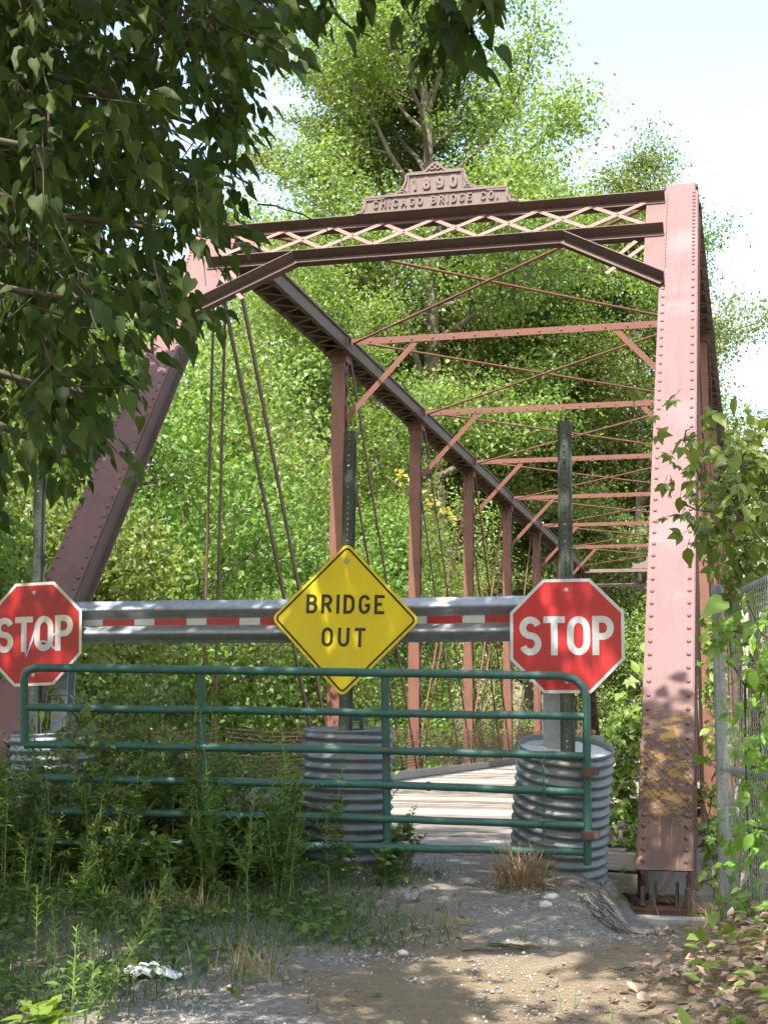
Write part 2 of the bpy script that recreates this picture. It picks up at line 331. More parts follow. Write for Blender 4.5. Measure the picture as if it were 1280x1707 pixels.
# ------------------------------------------------------------------ terrain
def sstep(a, b, x):
    t = np.clip((x-a)/(b-a), 0, 1); return t*t*(3-2*t)
def gz(x, y):
    x = np.asarray(x, float); y = np.asarray(y, float)
    z = -.075 - .085*np.clip(-y-.6, 0, 3.3) - .065*np.clip(-y-3.9, 0, 6)
    z = z - .37*sstep(-.52, -.12, x)*(1-sstep(.40, .75, x))*sstep(-2.9, -.65, y)          # low seat beside the bearing
    z = z + .10*sstep(.25, .7, x)*(1-sstep(-1.8, -.9, y))*sstep(-8, -5, y)                 # bank under the fence
    z = z + .02*np.sin(x*2.1+1)*np.sin(y*1.7)*(1-sstep(-3.0, -1.6, y))
    z = z - .12*sstep(-1.9, -3.0, x)*sstep(-.5, -2, y)*0
    valley = sstep(.4, 5, y)*(1-sstep(41, 46.5, y))
    z = z - 3.6*valley - 1.0*sstep(8, 14, y)*(1-sstep(32, 38, y))
    return z
def gpt(x, y): return float(gz(x, y))
xs = np.concatenate([np.linspace(-600, -40, 12), np.linspace(-36, -8, 15), np.linspace(-7, 4, 111), np.linspace(5, 36, 16), np.linspace(40, 600, 12)])
ys = np.concatenate([np.linspace(-300, -20, 8), np.linspace(-17, -9, 9), np.linspace(-8.5, 2, 106), np.linspace(3, 60, 40), np.linspace(70, 900, 12)])
GX, GY = np.meshgrid(xs, ys); rng = np.random.default_rng(5)
near = ((GX > -7.5) & (GX < 4.5) & (GY > -9) & (GY < 1))
GZ = gz(GX, GY) + near*(rng.normal(0, .007, GX.shape)+.012*np.sin(GX*7+2*np.sin(GY*5))*np.sin(GY*6.3+GX*2))
V = np.stack([GX, GY, GZ], -1).reshape(-1, 3); nx = len(xs); ny = len(ys)
I = np.arange(nx*ny).reshape(ny, nx)
Fc = np.stack([I[:-1,:-1], I[:-1,1:], I[1:,1:], I[1:,:-1]], -1).reshape(-1, 4)
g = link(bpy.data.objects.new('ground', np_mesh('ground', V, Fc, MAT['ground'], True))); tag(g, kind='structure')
wb = MB(); wb.add([(-600,6,-4.1),(600,6,-4.1),(600,40,-4.1),(-600,40,-4.1)], [(0,1,2,3)]); tag(wb.build('river', MAT['water']), kind='structure')

# ------------------------------------------------------------------ truss bridge
W = 5.5; H = 6.90; PN = 5.252; NP = 9; LB = PN*NP
bridge = thing('truss_bridge', (-W/2, 0, -.5), 'rusty red iron through-truss bridge with a dated plaque over its portal', 'bridge')
XL, XR = -W, 0.0
PW = .37   # width of posts and chords
def rivet_mesh():
    mb = MB(); prof = [(.0195,0),(.0175,.008),(.011,.0135),(.0,.0155)]; mb.lathe(prof, Matrix.Identity(4), 8); me = mb.mesh('rivet'); me.materials.append(MAT['rivet']); return me
RIV = rivet_mesh()
def frame(o, ex, ey, ez):
    Mx = Matrix.Identity(4)
    for i in range(3): Mx[i][0] = ex[i]; Mx[i][1] = ey[i]; Mx[i][2] = ez[i]; Mx[i][3] = o[i]
    return Mx
LP = math.hypot(PN, H)
def make_end_post(X, sgn, rivets, mat):
    """sgn=1 near end, -1 far end. built from foot (Y0,0) to hip"""
    Y0 = 0 if sgn > 0 else LB
    A = Vector((X, Y0, 0)); d = Vector((0, sgn*PN, H))/LP; nrm = Vector((0, -sgn*H, PN))/LP
    ex = Vector((1,0,0)); s0, s1 = -.24, LP-.30
    pt = lambda u, s, w: A + ex*u + d*s + nrm*w
    mb = MB(); mb.bar(pt(0,s0,.13), pt(0,s1,.13), PW, .014, ex)
    if sgn > 0: mb.bar(pt(0,s1+.001,.127), pt(0,s1+.16,.127), PW-.05, .010, ex)
    post = mb.build('end_post', mat, bridge)
    mb = MB()
    for q in (-1, 1):
        mb.bar(pt(q*.150,s0-.02,.0), pt(q*.150,s1+.03,.0), .012, .244, ex)
        mb.bar(pt(q*.176,s0+.01,.112), pt(q*.176,s1,.112), .038, .016, ex)      # angle under the cover plate
        mb.bar(pt(q*.182,s0+.01,-.114), pt(q*.182,s1,-.114), .050, .016, ex)    # rear flange
        mb.bar(pt(q*.159,s0+.01,.08), pt(q*.159,s1,.08), .006, .05, ex)
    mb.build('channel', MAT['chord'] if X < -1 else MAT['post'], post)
    k = 0; s = .2
    while s < s1-.3:
        mb = MB(); q = 1 if k % 2 else -1
        mb.bar(pt(-q*.18, s, -.128), pt(q*.18, s+.30, -.128), .05, .010, ex); mb.build('lacing_bar', MAT['chord'], post); s += .30; k += 1
    Mr = lambda u, s: frame(pt(u, s, .137), ex, d, nrm)
    ss = []; s = s0+.07
    for _ in range(4): ss.append(s); s += .095
    while s < s1-.05:
        ss.append(s); s += .068 if s > s1-1.5 else .135
    if rivets:
        for s in ss:
            for u in (-.148, .150): place('rivet', RIV, Mr(u, s), post)
    return post
P_R = make_end_post(XR, 1, True, MAT['worn'])
P_L = make_end_post(XL, 1, True, MAT['post'])
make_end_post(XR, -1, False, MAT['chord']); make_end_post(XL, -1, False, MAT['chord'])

def lbar(mb, a, b, w, h, down=(0,0,-1), t=.012, flip=1):
    """angle iron: vertical leg facing -Y plus horizontal leg"""
    a = Vector(a); b = Vector(b); dn = Vector(down)
    mb.bar(a+dn*h/2, b+dn*h/2, t, h, (0,1,0))
    mb.bar(a+Vector((0,flip*(w/2+t/2),0)), b+Vector((0,flip*(w/2+t/2),0)), w, t, (0,1,0))

# top chords
lace_me = {}
for X in (XL, XR):
    mb = MB(); zt = H-.02
    y0, y1 = PN-.10, PN*8+.10
    mb.box((X,(y0+y1)/2,zt), (PW, y1-y0, .014))
    for q in (-1, 1):
        mb.box((X+q*.150,(y0+y1)/2,zt-.131), (.012, y1-y0, .246))
        mb.box((X+q*.178,(y0+y1)/2,zt-.258), (.066, y1-y0, .012))
        mb.box((X+q*.172,(y0+y1)/2,zt-.017), (.03, y1-y0, .016))
    ch = mb.build('top_chord', MAT['chord'], bridge)
    for kk in range(1, 9):
        mb = MB(); mb.box((X, kk*PN, zt-.272), (.44, .5, .014))
        for q in (-1, 1): mb.box((X+q*.161, kk*PN, zt-.13), (.009, .5, .20))
        mb.build('joint_plate', MAT['chord'], ch)
    bm = MB(); bm.bar((-.19,0,0), (.19,.27,0), .045, .010, (0,1,0)); me1 = bm.mesh('lacing_bar'); me1.materials.append(MAT['rod'])
    bm = MB(); bm.bar((.19,0,0), (-.19,.27,0), .045, .010, (0,1,0)); me2 = bm.mesh('lacing_bar'); me2.materials.append(MAT['rod'])
    nb = int((y1-y0)/.27)
    for i in range(nb): place('lacing_bar', me1 if i % 2 else me2, Matrix.Translation((X, y0+.27*i, zt-.272)), ch)
    # verticals, rods and diagonals of this truss
    zb = -.42
    for k in range(1, 9):
        Y = k*PN
        if k in (1, 8):
            for q in (-1, 1):
                mb = MB(); mb.tube([(X+q*.075,Y,zt-.15),(X+q*.075,Y,zb)], .019, 8); mb.build('hip_rod', MAT['rod'], bridge)
        else:
            mb = MB()
            for q in (-1, 1):
                mb.box((X, Y+q*.10, (zt-.28+zb)/2), (.205, .010, zt-.28-zb))
                for e in (-1, 1): mb.box((X+e*.0975, Y+q*.075, (zt-.28+zb)/2), (.010, .04, zt-.28-zb))
            mb.box((X, Y, zt-.34), (.27, .26, .12))
            vp = mb.build('vertical_post', MAT['vertical'], bridge)
            mb = MB(); z = zb+.2; i = 0
            while z < zt-.6:
                for e in (-1, 1):
                    q = 1 if i % 2 else -1
                    mb.bar((X+e*.108,Y-q*.10,z), (X+e*.108,Y+q*.10,z+.26), .04, .008, (0,1,0))
                    mb.tube([(X+e*.112,Y-.10,z+(.26 if q < 0 else 0)),(X+e*.128,Y-.10,z+(.26 if q < 0 else 0))], [.017,.010], 6)
                z += .26; i += 1
            tag(mb.build('lacing', MAT['rod'], vp), kind='stuff')
    def eyebar(ka, kb, off, w, t=.02, rod=False):
        for q in (-1, 1):
            mb = MB(); a = Vector((X+q*off, ka*PN, zt-.14)); b2 = Vector((X+q*off, kb*PN, zb+.05))
            if rod: mb.tube([a, b2], w/2, 7)
            else: mb.bar(a, b2, t, w, (1,0,0))
            mb.build('diagonal_rod' if rod else 'eyebar', MAT['rod'] if not rod else MAT['strut'], bridge)
    eyebar(1, 2, .12, .085); eyebar(2, 3, .13, .07); eyebar(3, 4, .13, .055); eyebar(4, 5, .12, .04, rod=True)
    eyebar(8, 7, .12, .085); eyebar(7, 6, .13, .07); eyebar(6, 5, .13, .055); eyebar(5, 4, .07, .04, rod=True)
    eyebar(3, 2, .05, .03, rod=True) if False else None
    eyebar(4, 3, .05, .03, rod=True); eyebar(6, 7, .05, .03, rod=True)
    for k in range(0, 9):
        mb = MB()
        for q in (-1, 1): mb.bar((X+q*.13,k*PN,zb), (X+q*.13,(k+1)*PN,zb), .022, .09, (1,0,0))
        mb.build('bottom_chord', MAT['rod'], bridge)

# sway struts, knee braces, lateral rods
for k in range(2, 8):
    Y = k*PN; zt = H-.05; mb = MB()
    lbar(mb, (XL+.19,Y-.05,zt), (XR-.19,Y-.05,zt), .09, .10)
    st = mb.build('sway_strut', MAT['strut'], bridge)
    mb = MB(); x = XL+.5
    while x < XR-.3:
        mb.tube([(x,Y-.056,zt-.05),(x,Y-.072,zt-.05)], [.02,.012], 6); x += .33
    tag(mb.build('rivet_row', MAT['rivet'], st), kind='stuff')
    for X, q in ((XL, 1), (XR, -1)):
        mb = MB(); a = Vector((X+q*1.22,Y-.04,zt-.10)); b2 = Vector((X+q*.11,Y-.04,zt-1.28))
        mb.bar(a, b2, .012, .085, (0,1,0)); mb.bar(a+Vector((0,.05,0)), b2+Vector((0,.05,0)), .085, .012, (0,1,0))
        mb.build('knee_brace', MAT['strut'], bridge)
for k in range(1, 8):
    for q in (0, 1):
        mb = MB(); z0 = H-.07-.05*q; a = (XL+.18, (k+q)*PN, z0); b2 = (XR-.18, (k+1-q)*PN, z0)
        mb.tube([a, b2], .019, 7); mb.build('lateral_rod', MAT['strut'], bridge)

# ---- stroke lettering
def arc(cx, cy, rx, ry, a0, a1, n=9):
    return [(cx+rx*math.cos(rad(a0+(a1-a0)*i/(n-1))), cy+ry*math.sin(rad(a0+(a1-a0)*i/(n-1)))) for i in range(n)]
_O = arc(.5,.68,.5,.32,0,180,11)+arc(.5,.32,.5,.32,180,360,11)
GL = {'S': (.60, [arc(.5,.755,.5,.245,18,270,13)+arc(.5,.255,.5,.255,90,-162,13)[1:]]),
 'T': (.58, [[(0,1),(1,1)], [(.5,1),(.5,0)]]), 'O': (.62, [_O+[_O[0]]]), '0': (.60, [_O+[_O[0]]]),
 'P': (.58, [[(0,0),(0,1)], [(0,1),(.5,1)]+arc(.5,.735,.5,.265,90,-90)[1:]+[(0,.47)]]),
 'B': (.60, [[(0,0),(0,1)], [(0,1),(.5,1)]+arc(.5,.77,.43,.23,90,-90)[1:]+[(0,.54)], [(.3,.54),(.5,.54)]+arc(.55,.27,.45,.27,90,-90)[1:]+[(0,0)]]),
 'R': (.60, [[(0,0),(0,1)], [(0,1),(.5,1)]+arc(.5,.745,.48,.255,90,-90)[1:]+[(0,.49)], [(.5,.47),(1,0)]]),
 'I': (.16, [[(.5,0),(.5,1)]]), 'D': (.60, [[(0,0),(0,1)], [(0,1),(.4,1)]+arc(.4,.66,.6,.34,90,0)[1:]+arc(.4,.34,.6,.34,0,-90)+[(0,0)]]),
 'G': (.62, [arc(.5,.68,.5,.32,20,180)+arc(.5,.32,.5,.32,180,350,11)+[(1,.44),(.55,.44)]]),
 'C': (.60, [arc(.5,.68,.5,.32,15,180)+arc(.5,.32,.5,.32,180,345,11)]),
 'E': (.54, [[(1,0),(0,0),(0,1),(1,1)], [(0,.52),(.85,.52)]]), 'U': (.62, [[(0,1),(0,.35)]+arc(.5,.32,.5,.32,180,360,11)+[(1,1)]]),
 'H': (.62, [[(0,0),(0,1)], [(1,0),(1,1)], [(0,.5),(1,.5)]]), 'A': (.70, [[(0,0),(.5,1),(1,0)], [(.18,.34),(.82,.34)]]),
 '1': (.30, [[(0,.78),(.6,1),(.6,0)], [(.1,0),(1.1,0)]]),
 '8': (.60, [arc(.5,.76,.42,.24,-90,270,17), arc(.5,.27,.5,.27,90,450,17)]),
 '9': (.60, [arc(.5,.70,.5,.30,-20,340,17), [(1,.7)]+arc(.5,.32,.5,.32,0,-150,11)]), '.': (.14, [[(.5,0),(.5,.04)]])}
SERIF = {'H': [(0,0),(0,1),(1,0),(1,1)], 'I': [(.5,0),(.5,1)], 'A': [(0,0),(1,0)], 'R': [(0,0),(1,0)], 'B': [], 'D': [], 'E': []}
def stroke(mb, pts, w, t, lift=0., ends=None):
    """flat stroke of width w, in the xz plane, front towards -y, thickness t"""
    P2 = [Vector(p) for p in pts]; closed = (P2[0]-P2[-1]).length < 1e-6
    if ends and not closed:
        for i, j in ((0,1),(-1,-2)):
            if tuple(ends[i]) in ((0,0),(0,1),(1,0),(1,1)) or ends[i][0] == 0 or ends[i] in ((.5,0),(.5,1),(.6,0)):
                dd = P2[i]-P2[j]
                if min(abs(dd.x),abs(dd.y)) < 1e-6: P2[i] = P2[i]+dd.normalized()*w/2
    n = len(P2); L_, R_ = [], []
    for i in range(n):
        if closed: a = P2[(i-1) % (n-1)]; c = P2[(i+1) % (n-1)] if i < n-1 else P2[1]
        else: a = P2[max(i-1,0)]; c = P2[min(i+1,n-1)]
        d1 = (P2[i]-a); d2 = (c-P2[i])
        d1 = d1.normalized() if d1.length > 1e-9 else d2.normalized(); d2 = d2.normalized() if d2.length > 1e-9 else d1
        n1 = Vector((-d1.y,d1.x)); n2 = Vector((-d2.y,d2.x)); m_ = (n1+n2)
        m_ = m_.normalized() if m_.length > 1e-6 else n1
        k = min(1/max(m_.dot(n1),.5), 1.6); L_.append(P2[i]+m_*w/2*k); R_.append(P2[i]-m_*w/2*k)
    y = -t-lift
    vs = [(p.x,y,p.y) for p in L_]+[(p.x,y,p.y) for p in R_]+[(p.x,0,p.y) for p in L_]+[(p.x,0,p.y) for p in R_]
    fs = []
    for i in range(n-1):
        fs += [(i,i+1,n+i+1,n+i), (i,2*n+i,2*n+i+1,i+1), (n+i,n+i+1,3*n+i+1,3*n+i)]
    if not closed: fs += [(0,n,3*n,2*n), (n-1,3*n-1,4*n-1,2*n-1)]
    mb.add(vs, fs)
def text(s, h, sw, Mx, mat, parent, t=.0015, gap=.17, wscale=1., serif=0., total=None):
    """centred lettering; Mx maps local xz plane (front -y) to world"""
    ws = []
    for ch in s: ws.append(.35 if ch == ' ' else GL[ch][0]*wscale)
    if total: gap = (total/h - sum(ws))/(len(s)-1)
    x = -(sum(ws)+gap*(len(s)-1))/2
    for ch, wd in zip(s, ws):
        if ch != ' ':
            mb = MB()
            cx = lambda p: ((x+ (p[0]*(wd-sw)+sw/2 if ch not in 'I.' else wd*.5))*h, (p[1]*(1-sw)+sw/2)*h - h/2)
            for i, st in enumerate(GL[ch][1]): stroke(mb, [cx(p) for p in st], sw*h, t, i*.0004, st)
            if serif:
                for p in SERIF.get(ch, []):
                    q = cx(p); zz = q[1]-(sw*h/2 if p[1] == 0 else -sw*h/2)*.4
                    stroke(mb, [(q[0]-serif*h,zz),(q[0]+serif*h,zz)], sw*h*.6, t, .0007)
            mb.v = [tuple(Mx @ Vector(v)) for v in mb.v]
            o = mb.build('letter', mat, parent)
        x += wd+gap

# portals
def make_portal(sgn, plaque=True):
    Y0 = 0 if sgn > 0 else LB
    A = Vector((0, Y0, 0)); d = Vector((0, sgn*PN, H))/LP; nrm = Vector((0, -sgn*H, PN))/LP; ex = Vector((1,0,0))
    P = lambda u, s, w=.13: A + ex*u + d*s + nrm*w
    mm = MAT['chord']; top = LP-.55; bot = LP-1.18; kn = LP-2.08
    def member(a, b, w=.13, off=0.):
        mb = MB(); a = Vector(a); b = Vector(b); ax = (b-a).normalized(); side = nrm.cross(ax).normalized()
        if side.dot(d) > 0: side = -side
        mb.bar(a-side*.03, b-side*.03, .06, .010, side)                       # narrow leg in the portal plane
        mb.bar(a-side*.066+nrm*.062, b-side*.066+nrm*.062, .012, .132, side)   # wide leg standing out towards the road, seen from below
        mb.bar(a-side*.066-nrm*.055, b-side*.066-nrm*.055, .012, .09, side)
        return mb
    o1 = member(P(XL+.16,top,.16), P(XR-.16,top,.16)).build('portal_strut', mm, bridge)
    o2 = member(P(XL+.16,bot,.16), P(XR-.16,bot,.16)).build('portal_strut', mm, bridge)
    for X, q in ((XL,1),(XR,-1)):
        member(P(X+q*1.26,bot-.02,.172), P(X+q*.18,kn,.172)).build('portal_knee', mm, bridge)
        mb = MB(); mb.add([P(X+q*.14,top+.26,.150),P(X+q*.36,top+.26,.150),P(X+q*.36,kn+.18,.150),P(X+q*.14,kn+.02,.150),
                           P(X+q*.14,top+.26,.145),P(X+q*.36,top+.26,.145),P(X+q*.36,kn+.18,.145),P(X+q*.14,kn+.02,.145)],
                          [(0,1,2,3),(7,6,5,4),(0,4,5,1),(1,5,6,2),(2,6,7,3),(3,7,4,0)]); mb.build('gusset_plate', MAT['post'] if sgn > 0 else mm, bridge)
        # lattice in the knee corner
        for (ua, sa, ub, sb) in ((.95,bot-.05,.28,kn+.72), (.42,bot-.05,.80,bot-.42), (.60,bot-.05,.30,bot-.55)) if False else ((1.0,bot-.08,.33,bot-.66),(.45,bot-.06,.72,bot-.42),(.74,bot-.62,.36,bot-.16)):
            mb = MB(); mb.bar(P(X+q*ua,sa,.152), P(X+q*ub,sb,.152), .05, .009, d); mb.build('lattice_bar', MAT['lattice'], bridge)
    # crossed lattice
    n_ = 8; x0 = XL+.36; x1 = XR-.36; st = (x1-x0)/n_
    for i in range(n_):
        for q in (0, 1):
            a, b2 = (x0+st*i, x0+st*(i+1)); lo_ = (bot+.07, .275+.010*q); hi_ = (top+.045, .152+.010*q)
            (s0, w0), (s1, w1) = (lo_, hi_) if q else (hi_, lo_)
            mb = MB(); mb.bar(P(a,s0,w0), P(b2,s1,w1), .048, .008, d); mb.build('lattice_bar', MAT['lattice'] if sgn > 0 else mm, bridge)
        mb = MB(); c = P(x0+st*(i+.5), (top+bot)/2+.055, .222); mb.tube([c, c+nrm*.016], [.02,.011], 6); mb.build('rivet', MAT['rivet'], bridge)
    # plaque
    half = [(0,0),(.03,.012),(.075,.045),(.098,.10),(.10,.165),(.31,.17),(.335,.195),(.38,.21),(.43,.205),(.49,.235),(.535,.29),(.555,.345),(.56,.40),(.575,.415),(.735,.42),(.775,.435),(.815,.475),(.845,.503),(.875,.512)]
    prof = half + [(1.75-u, v) for u, v in half[::-1][1:]]
    base = P((XL+XR)/2+.03, top+.074, .270)
    up = Vector((0,0,1)); fr = Vector((0,-sgn,0)); exx = Vector((sgn,0,0)); Mx = frame(base, exx, -fr, up) @ Matrix.Scale(1.09, 4)
    def pl(u, v, w): return Mx @ Vector((u-.875, -w, v))
    pr = thing('dummy', (0,0,0), 'x', 'x') if False else None
    mb = MB(); N = len(prof)
    vs = [pl(u,v,.02) for u, v in prof]+[pl(u,v,-.02) for u, v in prof]
    mb.add(vs, [tuple(range(N-1,-1,-1)), tuple(range(N,2*N))]+[(i,(i+1) % N,N+(i+1) % N,N+i) for i in range(N)])
    pq = mb.build('name_plaque', MAT['plaque'], bridge)
    # raised moulding
    Mf = Mx @ Matrix.Translation((-.875, -.02, 0))
    def mould(pts, w, t):
        mb = MB(); stroke(mb, pts, w, t); mb.v = [tuple(Mf @ Vector(v)) for v in mb.v]; return mb.build('moulding', MAT['plaque'], pq)
    ins = [(u, v) for u, v in prof]
    cen = (.875,.2); rim = [(u+(cen[0]-u)*.018+(0 if abs(u-.875) > .8 else 0), v-.012 if v > .02 else v+.012) for u, v in prof]
    mould(rim+[rim[0]], .022, .014)
    mould([(.11,.012),(1.64,.012)], .018, .016); mould([(.12,.178),(1.63,.178)], .024, .018); mould([(.585,.392),(1.165,.392)], .02, .02)
    mould([(.59,.185),(.59,.40)], .014, .016); mould([(1.16,.185),(1.16,.40)], .014, .016)
    mould([(.125,.02),(.125,.165)], .014, .015); mould([(1.625,.02),(1.625,.165)], .014, .015)
    for u in (.845, .905): mould(arc(u,.452,.022,.022,0,360,13), .013, .018)
    for u in (.40, 1.35): mould(arc(u,.180,.055,.025,0,180,9), .012, .016)
    for u in (.52, 1.23): mould(arc(u,.195,.05,.045,0,180,9), .012, .016); mould(arc(u,.195,.025,.02,0,180,7), .01, .014)
    if plaque:
        Mt = Mx @ Matrix.Translation((0, -.0205, .285)); text('1890', .135, .22, Mt, MAT['plaque'], pq, .020, total=.47)
        Mt = Mx @ Matrix.Translation((0, -.0205, .096)); text('CHICAGO BRIDGE CO.', .088, .17, Mt, MAT['plaque'], pq, .016, serif=.09, total=1.33)
    return o1
make_portal(1); make_portal(-1, False)

# bearings under the near posts
for X in (XL, XR):
    mb = MB(); mb.box((X, -.02, -.375), (.60, .42, .022)); mb.box((X,-.02,-.40), (.54,.40,.024)); bp = mb.build('bearing_plate', MAT['rod'], bridge)
    for q in (-1, 1):
        mb = MB(); mb.box((X+q*.155,-.16,-.30), (.022,.10,.13)); mb.tube([(X+q*.155,-.215,-.34),(X+q*.155,-.215,-.23)], .020, 8); mb.tube([(X+q*.155,-.215,-.352),(X+q*.155,-.215,-.325)], .036, 6)
        mb.box((X+q*.075,-.06,-.285), (.016,.16,.16)); mb.box((X+q*.155,.02,-.23), (.03,.30,.14)); mb.build('shoe_bracket', MAT['rod'], bridge)
    mb = MB(); mb.tube([(X-.06,-.05,-.335),(X+.06,-.05,-.335)], .026, 12); mb.tube([(X-.06,.06,-.335),(X+.06,.06,-.335)], .026, 12); mb.build('roller', MAT['rod'], bridge)

# deck
random.seed(3)
DX0, DX1 = XL+.32, XR-.30
pw_ = .20; npl = int(LB/pw_)
pm = []
for j in range(6):
    mb = MB(); r0, r1 = random.uniform(-.04,.03), random.uniform(-.03,.04); th = .07; ww = pw_-.018
    segs = 8; top = []; 
    vs = []
    for i in range(segs+1):
        x = DX0+r0+(DX1+r1-DX0-r0)*i/segs; dz = random.uniform(-.004,.004); e = random.uniform(-.003,.003)
        vs += [(x,-ww/2+e,-th),(x,-ww/2+e,-.006+dz),(x,-ww/2+.012+e,dz),(x,ww/2-.012+e,dz),(x,ww/2+e,-.006+dz),(x,ww/2+e,-th)]
    fs = []
    for i in range(segs):
        for k in range(6): fs.append((i*6+k, i*6+(k+1) % 6, (i+1)*6+(k+1) % 6, (i+1)*6+k))
    fs += [tuple(range(5,-1,-1)), tuple(range(segs*6, segs*6+6))]
    mb.add(vs, fs); me = mb.mesh('plank'); me.materials.append(MAT['plank']); pm.append(me)
for i in range(npl):
    M_ = Matrix.Translation((random.uniform(-.02,.02), .10+pw_*i, random.uniform(-.008,.006))) @ Matrix.Rotation(random.uniform(-.0015,.0015), 4, 'Z') @ Matrix.Rotation(random.uniform(-.02,.02), 4, 'X')
    place('plank', pm[random.randrange(6)], M_, bridge)
y = .2
while y < LB-1:
    Lc = random.uniform(3.4, 4.6)
    for X in (DX0+.09, DX1-.09):
        mb = MB(); h = random.uniform(.10,.13); R_ = Matrix.Rotation(random.uniform(-.006,.006), 3, 'Z'); mb.box((X,y+Lc/2,h/2+.012), (.14,Lc-.06,h), R_); mb.build('curb_timber', MAT['plank'], bridge)
    y += Lc
for k in range(0, 10):
    mb = MB(); Y = k*PN + (.35 if k == 0 else -.35 if k == 9 else 0); mb.box(((XL+XR)/2,Y,-.42), (W-.3,.012,.36)); mb.box(((XL+XR)/2,Y,-.235), (W-.3,.16,.016)); mb.box(((XL+XR)/2,Y,-.605), (W-.3,.16,.016)); mb.build('floor_beam', MAT['rod'], bridge)
for i in range(7):
    X = DX0+.35+i*(DX1-DX0-.7)/6; mb = MB(); mb.box((X,LB/2,-.152), (.10,LB-.2,.145)); mb.build('stringer', MAT['timber'], bridge)
# woven railing along both trusses
for X, q in ((XL,1),(XR,-1)):
    for k in range(0, 9):
        mb = MB(); y0 = k*PN+.12; y1 = (k+1)*PN-.12
        if k == 0 : y0 += 1.6
        if k == 8 : y1 -= 1.6
        xx = X+q*.16
        for i in range(13):
            z = .20+i*.052; pts = []
            for j in range(15):
                t = j/14; pts.append((xx+random.uniform(-.012,.012), y0+(y1-y0)*t, z-.05*math.sin(math.pi*t)+random.uniform(-.008,.008)))
            mb.tube(pts, .009, 4, False)
        yy = y0
        while yy < y1:
            mb.tube([(xx+.011,yy,.16),(xx+.011,yy,.83)], .004, 4, False); yy += .11
        tag(mb.build('railing_mesh', MAT['wirerust'], bridge), kind='stuff')

# abutments and timbers
for Y, lab in ((.62,'weathered concrete abutment wall under the near end of the bridge'),(LB-.62,'concrete abutment wall under the far end of the bridge')):
    mb = MB(); q = 1 if Y < 5 else -1
    mb.box((-W/2, Y+q*.10, -2.3), (W+1.6, .5, 3.3)); mb.box((-W/2, Y-q*.62, -1.5), (W+1.4, .90, 2.2-.03)); ab = mb.build('abutment', MAT['abut']); tag(ab, lab, 'abutment')
for (x0, x1, Y, z, h, lab) in ((-.62,-.20,.02,-.075,.11,'upper grey timber end wedged between barrel and right end post'), (-.75,-.19,-.04,-.215,.13,'lower grey timber end wedged between barrel and right end post')):
    mb = MB(); mb.box(((x0+x1)/2,Y,z), (x1-x0,.20,h), Matrix.Rotation(.02,3,'Y')); o = mb.build('timber_block', MAT['timber']); tag(o, lab, 'timber')

# ------------------------------------------------------------------ barrels
def make_barrel(cx, cy, z_top, r, hgt, tx, ty, label, fill=True):
    """tx: tilt to the right, ty: tilt towards the camera (degrees)"""
    root = thing('corrugated_barrel', (cx, cy, z_top-hgt), label, 'barrel', 'concrete-filled corrugated pipe barrels')
    Mx = Matrix.Translation((cx,cy,z_top)) @ Matrix.Rotation(rad(tx),4,'Y') @ Matrix.Rotation(rad(ty),4,'X')
    mb = MB(); n = 48; rows = int(hgt/.0085); vs = []; fs = []; pitch = .068
    for i in range(rows+1):
        z = -hgt+hgt*i/rows
        for k in range(n):
            a = 2*math.pi*k/n; zz = z + 0*.034*k/n
            flat = 1-sstep(-.03, -.012, z)
            rr = r + .011*math.cos(2*math.pi*(z/pitch + k/n*1.0))*float(flat)
            rr *= 1+.014*math.sin(2*a+cx*3+z)+.008*math.sin(5*a+z*6)+.006*math.sin(3*a-z*9)
            vs.append(Mx @ Vector((rr*math.cos(a), rr*math.sin(a), zz)))
    for i in range(rows):
        for k in range(n): fs.append((i*n+k,i*n+(k+1) % n,(i+1)*n+(k+1) % n,(i+1)*n+k))
    # inner wall
    b0 = len(vs)
    for z in (0, -.08):
        for k in range(n):
            a = 2*math.pi*k/n; rr = (r-.008)*(1+.012*math.sin(2*a+cx*3)+.006*math.sin(5*a)); vs.append(Mx @ Vector((rr*math.cos(a), rr*math.sin(a), z)))
    for k in range(n):
        fs.append((rows*n+k, rows*n+(k+1) % n, b0+(k+1) % n, b0+k)); fs.append((b0+k,b0+(k+1) % n,b0+n+(k+1) % n,b0+n+k))
    mb.add(vs, fs, True); mb.build('pipe', MAT['pipe'], root)
    mb = MB(); rs = np.random.default_rng(int(abs(cx)*100)); rings = 7
    vs = [Mx @ Vector((0,0,-.03))]
    for i in range(1, rings+1):
        for k in range(n):
            a = 2*math.pi*k/n; rr = (r-.006)*i/rings; vs.append(Mx @ Vector((rr*math.cos(a), rr*math.sin(a), -.035+rs.normal(0,.004))))
    fs = [(0,1+k,1+(k+1) % n) for k in range(n)]
    for i in range(rings-1):
        for k in range(n): fs.append((1+i*n+k,1+(i+1)*n+k,1+(i+1)*n+(k+1) % n,1+i*n+(k+1) % n))
    mb.add(vs, fs, True); mb.build('concrete_fill', MAT['concrete'], root)
    return root, Mx
barR, MR_ = make_barrel(-.605, -.74, .735, .325, 1.0, 6, 12, 'tilted corrugated steel barrel of concrete carrying the right stop sign')
barC, _ = make_barrel(-2.135, -.74, .84, .312, 1.05, 0, 3, 'corrugated steel barrel of concrete under the yellow diamond sign, half hidden by weeds')
barL, _ = make_barrel(-4.40, -.74, .80, .31, 1.05, -3, 4, 'corrugated steel barrel of concrete under the left stop sign, overgrown with weeds')
f1 = at_Y(1002, 1252, LB-2); make_barrel(f1.x, LB-2, .62, .42, .75, 0, 0, 'corrugated steel barrel far off at the far end of the bridge deck')

